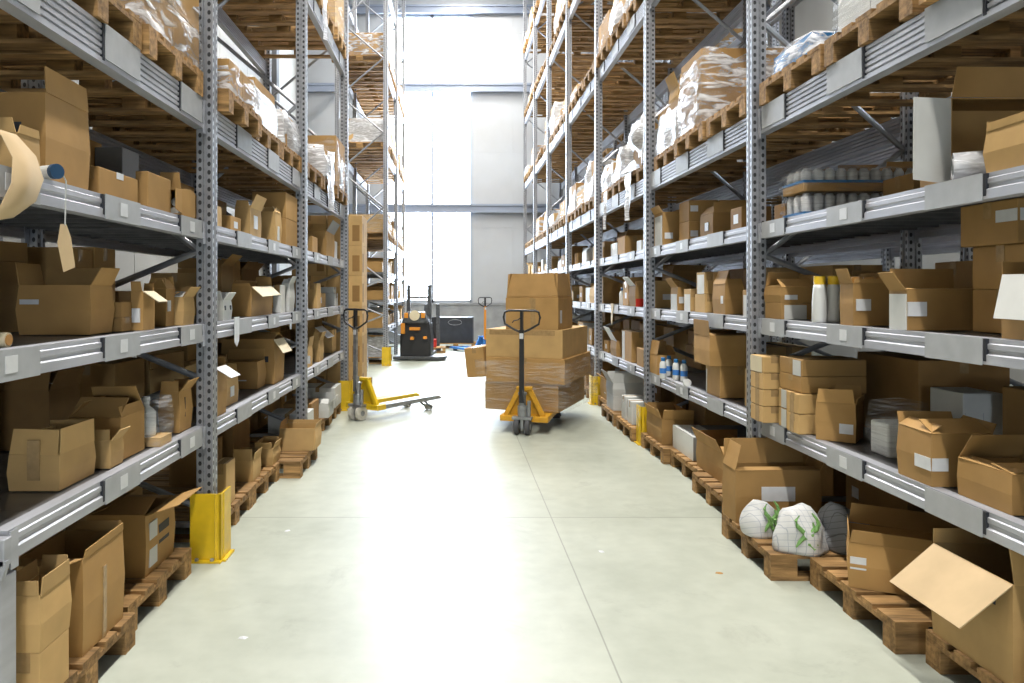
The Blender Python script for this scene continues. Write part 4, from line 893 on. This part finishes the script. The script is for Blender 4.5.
e = MB().box(-.2, .2, -.2, .2, 0, .2).box(-.2, .2, -.2, .2, .19, .26).build('storage_bin', 'red', None, (-.58, 19.5, .145)); e.scale = (.5, .6, .8); tag(e, 'small red bin on a pallet behind the stacker truck', 'bin')
pallet(-.55, 19.6, 0, label='pallet under the red bin behind the stacker truck', parts=False).scale = (.5, .7, 1)
pallet(.02, 21.3, 0, label='pallet under the black crate at the end wall', parts=False)
e = MB().box(-.5, .5, -.35, .35, 0, .72).build('black_crate', 'crate', None, (.02, 21.3, .145), bevel=.012); tag(e, 'black crate with an oval emblem, against the end wall', 'crate')
pts = [(-.02 + .19 * math.cos(t), -.356, .58 + .075 * math.sin(t)) for t in [i * math.pi / 12 for i in range(24)]]
MB().tube(pts, .006, 6, closed=True).build('oval_emblem', 'mgrey', e)
MB().box(-.5, .5, -.36, -.35, .69, .72).box(-.5, -.47, -.36, -.35, 0, .69).box(.47, .5, -.36, -.35, 0, .69).build('rim', 'dgrey', e)

# ------------------------------------------------------------------ small goods
def bottle(x, y, z, r, h, cap, label, group, body='bottle', pump=False):
    e = empty('plastic_bottle', (x, y, z)); tag(e, label, 'bottle', group)
    MB().lathe([(r * .9, 0), (r, .01), (r, h * .66), (r * .8, h * .78), (r * .4, h * .84), (r * .4, h * .88)], n=16).build('body', body, e, smooth=True)
    MB().lathe([(r * .62, h * .84), (r * .62, h * .97), (r * .5, h)], n=14).build('cap', cap, e)
    if pump:
        MB().lathe([(r * 1.01, h * .25), (r * 1.01, h * .5)], n=16).build('print_band', 'blue', e)
    return e
for i, (x, y) in enumerate(((2.07, 4.26), (2.155, 4.27), (2.235, 4.30), (2.12, 4.35), (2.33, 4.32))):
    e = empty('plastic_bottle', (x, y, LV['R'][2] + .0015)); tag(e, 'tall white bottle with a %s cap, %s of the row before the open carton' % ('yellow', ORD[i]), 'bottle', 'yellow capped bottles')
    MB().lathe([(.037, 0), (.040, .02), (.039, .12), (.034, .19), (.03, .215)], n=16).build('body', 'bottle', e, smooth=True)
    MB().lathe([(.030, .213), (.030, .262)], n=16).build('cap', 'capy' if i < 3 else 'capb', e)
for i in range(6):
    e = empty('plastic_bottle', (2.085 + (i % 3) * .064, 3.892 + (i // 3) * .062, LV['R'][2] + .008)); tag(e, 'tan capped bottle standing inside the open carton on the middle shelf', 'bottle', 'tan capped bottles in a carton')
    MB().lathe([(.028, .0), (.028, .17), (.022, .2)], n=12).build('body', 'bottle', e, smooth=True)
    MB().lathe([(.027, .197), (.027, .245)], n=12).build('cap', 'capb', e)
for i, (px, y) in enumerate(((663, 7.2), (669, 7.4), (676, 7.05), (684, 6.95))):
    bottle((px - CX) * y / F, y, LV['R'][1] + .0015, .032, .20, 'bluecap', 'white bottle with a blue cap, %s from the open carton' % ORD[i], 'blue capped bottles', pump=True)
e = MB().lathe([(.024, -.015), (.034, -.015), (.034, .015), (.024, .015)], n=20, T=RX(R(75))).build('tape_roll', 'bottle', None, ((687 - CX) * 6.55 / F, 6.55, LV['R'][1] + .038)); tag(e, 'pale tape roll standing beside the blue capped bottles', 'tape roll')
# bottle trays in film
for j in range(2):
    z = LV['R'][3] + .0015 + j * .152
    e = empty('bottle_tray', (2.10 + .35, 4.50 + .16, z)); tag(e, 'film wrapped tray of clear bottles with blue bands, %s tray' % ('lower', 'upper')[j], 'bottle tray', 'bottle trays on the upper shelf')
    if j: MB().box(-.35, .35, -.14, .14, 0, .05).build('tray', 'card', e)
    else: MB().box(-.35, .35, -.14, .14, 0, .012).build('tray', 'card', e)
    for a in range(10):
        for b_ in range(3):
            o = MB().lathe([(.03, .052 if j else .013), (.032, .06 if j else .02), (.032, .115), (.02, .14)], (-.313 + a * .0695, -.1 + b_ * .095, 0), 10).build('bottle', 'bottle' if a % 3 else 'sack', e, smooth=True)
    MB().box(-.352, .352, -.142, .142, .052 if j else .014, .066 if j else .028).build('blue_band', 'bluecap', e)
    wrapshell(.72, .30, .145, .012, 3 + j, 0).build('stretch_wrap', 'wrapx', e, smooth=True)
# film roll
e = empty('film_roll', (2.15, 3.08, LV['R'][3] + .066)); e.rotation_euler = (0, 0, R(-28)); tag(e, 'white plastic film roll lying before the huge open carton', 'film roll')
MB().tube([(-.09, 0, 0), (.02, .0, 0), (.14, 0, 0)], [.058, .06, .056], 20, cap=False).build('film', 'wrapw', e, smooth=True)
MB().tube([(-.092, 0, 0), (.14, 0, 0)], .034, 16, cap=False).build('core', 'plate', e, smooth=True)
b = wrapshell(.12, .10, .12, .03, 8, 0); b.build('loose_film', 'wrapw', e, (.10, .02, -.05), smooth=True)
# sacks
def sack(x, y, z, sx, sy, sz, yaw, m, label, green=False, seed=0):
    e = empty('woven_sack', (x, y, z), yaw); tag(e, label, 'sack'); b = MB(); n, k = 28, 16; vs = []
    for j in range(k + 1):
        th = math.pi * j / k
        for i in range(n):
            t = 2 * math.pi * i / n
            cx_, sy_ = math.cos(t), math.sin(t); p = .88
            v = Vector((sx * math.copysign(abs(cx_) ** p, cx_) * math.sin(th) ** .6, sy * math.copysign(abs(sy_) ** p, sy_) * math.sin(th) ** .6, -sz * math.cos(th)))
            v *= 1 + .34 * noise.noise(Vector((v.x * 7 + seed, v.y * 7, v.z * 7))) + .10 * noise.noise(Vector((v.x * 18, v.y * 18 + seed, v.z * 14)))
            v.z = max(v.z, -sz * .55)
            if j > k - 5: q_ = (j - k + 5) / 5; v.x *= 1 - .3 * q_; v.y *= 1 - .3 * q_; v.z += sz * .28 * q_; v.x -= sx * .25 * q_
            vs.append(v + Vector((0, 0, sz * .55 + .001)))
    fs = [(j * n + i, j * n + (i + 1) % n, (j + 1) * n + (i + 1) % n, (j + 1) * n + i) for j in range(k) for i in range(n)]
    b.add(vs, fs); b.build('sack_cloth', m, e, smooth=True)
    if green:
        for (a, c0, r_) in ((-.3, .15, .75), (.2, -.2, .8), (.5, .3, .7)):
            q = MB(); pts = []
            for i in range(7):
                u = a + .22 * math.sin(i * 1.3 + a * 5); tt = -math.pi / 2 + u; 
                hh = (.25 + i * .22) * sz + c0 * .1
                pts.append(Vector((sx * r_ * math.sin(u) * 1.0, -sy * (1.0 - .12 * (i / 6) ** 2), hh)))
            q.tube(pts, [.004, .010, .013, .014, .012, .009, .004], 6).build('green_print', 'green', e)
    return e
def grid_mat(name, base, line):
    m, N, L, p = nodes(name); tc = N.new('ShaderNodeTexCoord'); s = N.new('ShaderNodeSeparateXYZ'); L.new(tc.outputs['Object'], s.inputs[0])
    a = math_n(N, L, 'LESS_THAN', math_n(N, L, 'FLOORED_MODULO', math_n(N, L, 'ADD', s.outputs[0], math_n(N, L, 'MULTIPLY', s.outputs[1], .5)), .035), .003)
    c = math_n(N, L, 'LESS_THAN', math_n(N, L, 'FLOORED_MODULO', math_n(N, L, 'ADD', s.outputs[2], math_n(N, L, 'MULTIPLY', s.outputs[1], .4)), .035), .003)
    mx = N.new('ShaderNodeMix'); mx.data_type = 'RGBA'; L.new(math_n(N, L, 'MAXIMUM', a, c), mx.inputs[0]); mx.inputs[6].default_value = (*base, 1); mx.inputs[7].default_value = (*line, 1)
    L.new(mx.outputs[2], p.inputs['Base Color']); p.inputs['Roughness'].default_value = .5; return m
M['sackw'] = grid_mat('checked_white_sack', (.68, .68, .66), (.45, .47, .5)); M['sackg'] = grid_mat('checked_grey_sack', (.25, .26, .27), (.12, .12, .13))
sack(1.84, 4.50, PALZ, .11, .10, .12, R(10), 'sackw', 'small white checked sack with a green print on the pallet', True, 1)
sack(1.945, 4.24, PALZ, .145, .13, .13, R(-8), 'sackw', 'white checked sack with a large green print, front one on the pallet', True, 5)
sack(2.20, 4.27, PALZ, .12, .13, .135, R(15), 'sackg', 'dark grey checked sack leaning on the wide open carton', False, 9)
# jug in a film wrapped tray, left lowest shelf
e = empty('jug_tray', (-1.585, 3.92, LV['L'][1] + .0015)); tag(e, 'white jug in a film covered cardboard tray on the lowest left shelf', 'jug tray')
MB().box(-.075, .075, -.075, .075, 0, .045).build('tray', 'card2', e)
MB().lathe([(.045, .046), (.048, .06), (.048, .17), (.03, .19), (.016, .20), (.016, .225)], (-.02, -.02, 0), 18).build('jug', 'bottle', e, smooth=True)
MB().lathe([(.019, .226), (.019, .25)], (-.02, -.02, 0), 12).build('jug_cap', 'white', e)
wrapshell(.15, .15, .25, .035, 12, 0).build('stretch_wrap', 'wrapx', e, smooth=True)
# clear bag over white foam, right lowest shelf
e = empty('foam_block', (2.27, 3.84, LV['R'][1] + .0015)); tag(e, 'white foam block inside a clear plastic bag on the lowest right shelf', 'foam block')
MB().box(-.10, .10, -.08, .08, 0, .17).build('foam', 'bottle', e, bevel=.01)
wrapshell(.21, .17, .28, .03, 15, 0).build('plastic_bag', 'wrapx', e, smooth=True)
# torn cardboard strip drooping over the upper left shelf edge
b = MB(); pth = [(-1.56, 2.50, 2.15), (-1.50, 2.53, 2.13), (-1.455, 2.55, 2.06), (-1.44, 2.55, 1.98), (-1.46, 2.53, 1.90), (-1.50, 2.48, 1.84), (-1.56, 2.42, 1.83)]
wd = [.02, .05, .08, .11, .12, .10, .06]
L1, L2 = [], []
for (x, y, z), q in zip(pth, wd): L1.append((x, y - q, z - .25 * q)); L2.append((x, y + q * .7, z + .1 * q))
n = len(pth); vs = L1 + L2 + [(x - .004, y, z) for x, y, z in L1] + [(x - .004, y, z) for x, y, z in L2]
fs = [(i, i + 1, n + i + 1, n + i) for i in range(n - 1)] + [(2 * n + i, 3 * n + i, 3 * n + i + 1, 2 * n + i + 1) for i in range(n - 1)] + [(i, 2 * n + i, 2 * n + i + 1, i + 1) for i in range(n - 1)] + [(n + i, n + i + 1, 3 * n + i + 1, 3 * n + i) for i in range(n - 1)] + [(0, n, 3 * n, 2 * n), (n - 1, 3 * n - 1, 4 * n - 1, 2 * n - 1)]
b.add(vs, fs); e = b.build('cardboard_strip', 'cardp', smooth=True); tag(e, 'torn curling cardboard strip drooping over the upper left shelf edge', 'cardboard strip')
# postal tube with dark blue end
e = empty('paper_tube', (-1.455, 2.745, LV['L'][3] + .028)); e.rotation_euler.z = R(62); tag(e, 'white paper tube with a dark blue end cap on the upper left shelf', 'tube')
MB().tube([(0, -.13, 0), (0, -.02, 0)], .026, 18).build('tube_body', 'bottle', e)
MB().tube([(0, -.02, 0), (0, 0, 0)], .028, 18).build('end_cap', 'navy', e)
e.rotation_euler.z = R(-118)
# string with a paper tag
e = empty('hanging_tag', (-1.462, 2.80, 1.97)); tag(e, 'brown paper tag hanging on a white string below the upper left shelf', 'tag')
MB().tube([(-.01, -.04, .07), (.004, -.02, .07), (.01, 0, .04), (.008, 0, -.05), (.006, 0, -.125)], .003, 6).build('string', 'string', e)
MB().add([(-.004, y, z) for y, z in ((-.010, -.12), (.010, -.12), (.026, -.17), (.04, -.28), (.0, -.30), (-.02, -.19))] + [(0, y, z) for y, z in ((-.010, -.12), (.010, -.12), (.026, -.17), (.04, -.28), (.0, -.30), (-.02, -.19))],
         [(0, 1, 2, 3, 4, 5), (11, 10, 9, 8, 7, 6)] + [(i, i + 6, (i + 1) % 6 + 6, (i + 1) % 6) for i in range(6)]).build('paper_tag', 'cardp', e, rot=R(-55))
# can on the middle shelf, cloth and bottle in the third right bay, white sheet hanging left
e = empty('tin_can', (-1.56, 2.62, LV['L'][2] + .024)); tag(e, 'small cream tin lying at the near end of the middle left shelf', 'tin')
MB().tube([(-.06, 0, 0), (.0, 0, 0)], .026, 16).build('can_body', 'cream', e, smooth=False); MB().tube([(0, 0, 0), (.004, 0, 0)], .02, 14).build('can_lid', 'capb', e)
e = MB().prism([(-.055, 0), (.055, 0), (.05, -.16), (.0, -.2), (-.05, -.17)], 'x', 0, .004).build('white_cloth', 'white', None, (-XL + .006, 5.06, LV['L'][2] + .02)); tag(e, 'white sheet hanging over the middle left shelf beam', 'sheet')
e = MB().prism([(-.09, .02), (.09, .02), (.05, -.05), (.07, -.2), (.0, -.26), (-.04, -.1)], 'x', 0, .006).build('white_cloth', 'cream', None, (XR - .012, 9.6, LV['R'][2] + .0)); tag(e, 'pale cloth draped over the middle right shelf beam, third bay', 'cloth')
bottle(2.12, 9.45, LV['R'][2] + .0015, .05, .22, 'bluecap', 'pale spray bottle beside the draped cloth, third right bay', None)
# litter on the floor
for i, (x, y) in enumerate(((-.98, 3.46), (-1.12, 5.0), (.9, 4.6), (1.5, 4.25), (-.6, 5.8))):
    e = MB().add([(-.02, -.01, .001), (.015, -.018, .001), (.028, .006, .001), (.0, .016, .001), (-.016, .01, .001), (-.002, 0, .008)], [(0, 1, 5), (1, 2, 5), (2, 3, 5), (3, 4, 5), (4, 0, 5), (4, 3, 2, 1, 0)]).build('paper_scrap', 'white' if i != 3 else 'card', None, (x, y, 0), rot=i)
    tag(e, ('tiny white paper scrap on the floor before the near left guard', 'tiny white paper scrap on the floor beyond the near left guard', 'tiny white paper scrap on bare floor mid aisle', 'tiny brown scrap on the floor beside the sack pallet', 'tiny white scrap far along the bright floor')[i], 'scrap')
# film tails hanging from the high beams
def tail(x, y, z, w, l, label, s):
    b = MB(); n = 7; vs = []
    for i in range(n):
        t = i / (n - 1); k = w * (1 - .65 * t) * (1 + .3 * math.sin(i * 2.1)); o_ = .02 * math.sin(i * 1.7)
        for a in (-1, -.3, .4, 1): vs.append((s * (.015 + .012 * abs(a) + .03 * t * (a > 0)), a * k / 2 + o_, -l * t))
    fs = [(i * 4 + j, i * 4 + j + 1, i * 4 + j + 5, i * 4 + j + 4) for i in range(n - 1) for j in range(3)]
    m = len(vs); vs += [(x_ + s * .003, y_, z_) for x_, y_, z_ in vs]; fs += [tuple(v + m for v in f[::-1]) for f in fs]
    e = b.add(vs, fs).build('film_tail', 'wrapw', None, (x, y, z), smooth=True); tag(e, label, 'plastic film')
tail(XR - .005, 8.6, LV['R'][4] + .15, .28, .55, 'white film tail hanging below the third right bay heap', -1)
tail(XR - .005, 9.9, LV['R'][4] + .1, .16, .5, 'thin white film tail hanging near the fourth right post', -1)
tail(-XL + .005, 8.7, LV['L'][4] + .30, .5, .5, 'white film tail hanging over the third left bay beam', 1)
tail(-XL + .005, 9.5, LV['L'][4] + .55, .3, .5, 'torn white film tail on the carton stack by the left rack end', 1)
tail(-XL + .005, 8.3, LV['L'][5] + .3, .3, .6, 'white film tail hanging from the second high left beam', 1)

# ------------------------------------------------------------------ labels
LN = {'L': 'left rack', 'F': 'far left rack', 'R': 'right rack'}
from collections import defaultdict
grp = defaultdict(list)
for r in REC: grp[(r['side'], bayof(r['side'], r['y']), r['lvl'], r['row'])].append(r)
BAY = ['nearest', 'second', 'third', 'fourth', 'fifth', 'sixth', 'seventh']
LVN = {0: 'floor pallets', 1: 'lowest shelf', 2: 'middle shelf', 3: 'upper shelf', 4: 'high beam'}
for (side, b_, lvl, row), rs in grp.items():
    rs.sort(key=lambda r: (r['y'], r['z'])); seen = defaultdict(int)
    for r in rs: seen[r['desc']] += 1
    cnt = defaultdict(int)
    for r in rs:
        cnt[r['desc']] += 1
        d = r['desc']; words_ = len(d.split())
        loc = '%s, %s bay %s' % (LVN[lvl], BAY[b_], LN[side].replace('rack', '').strip())
        if row == 'rear': loc = 'back of ' + loc
        nth = (ORD[cnt[d] - 1] + ' ') if seen[d] > 1 else ''
        lab = nth + d + ', ' + loc
        if len(lab.replace(',', '').split()) > 16: lab = nth + d + ', ' + '%s %s' % (BAY[b_], LN[side].replace('rack', 'bay'))
        if len(lab.replace(',', '').split()) > 16: lab = nth + d
        g = 'cartons on the %s, %s bay of the %s' % (LVN[lvl], BAY[b_], LN[side])
        tag(r['o'], lab, r['cat'], g)

# ------------------------------------------------------------------ camera and colour
cam = bpy.data.cameras.new('camera'); co = bpy.data.objects.new('camera', cam); C.objects.link(co)
co.location = (0, 0, H); co.rotation_euler = (R(90), 0, 0); cam.sensor_width = 36; cam.lens = 36 * F / 1024
cam.shift_x = (512 - CX) / 1024; cam.shift_y = -(341.5 - CY) / 1024; cam.clip_end = 200; cam.clip_start = .05
sc = bpy.context.scene; sc.camera = co
sc.view_settings.view_transform = 'Standard'; sc.view_settings.look = 'None'; sc.view_settings.gamma = 1; sc.view_settings.use_curve_mapping = False
sc.view_settings.exposure = -.27
sc.cycles.use_denoising = True; sc.cycles.max_bounces = 8; sc.cycles.diffuse_bounces = 1; sc.cycles.transparent_max_bounces = 12; sc.cycles.sample_clamp_indirect = 6
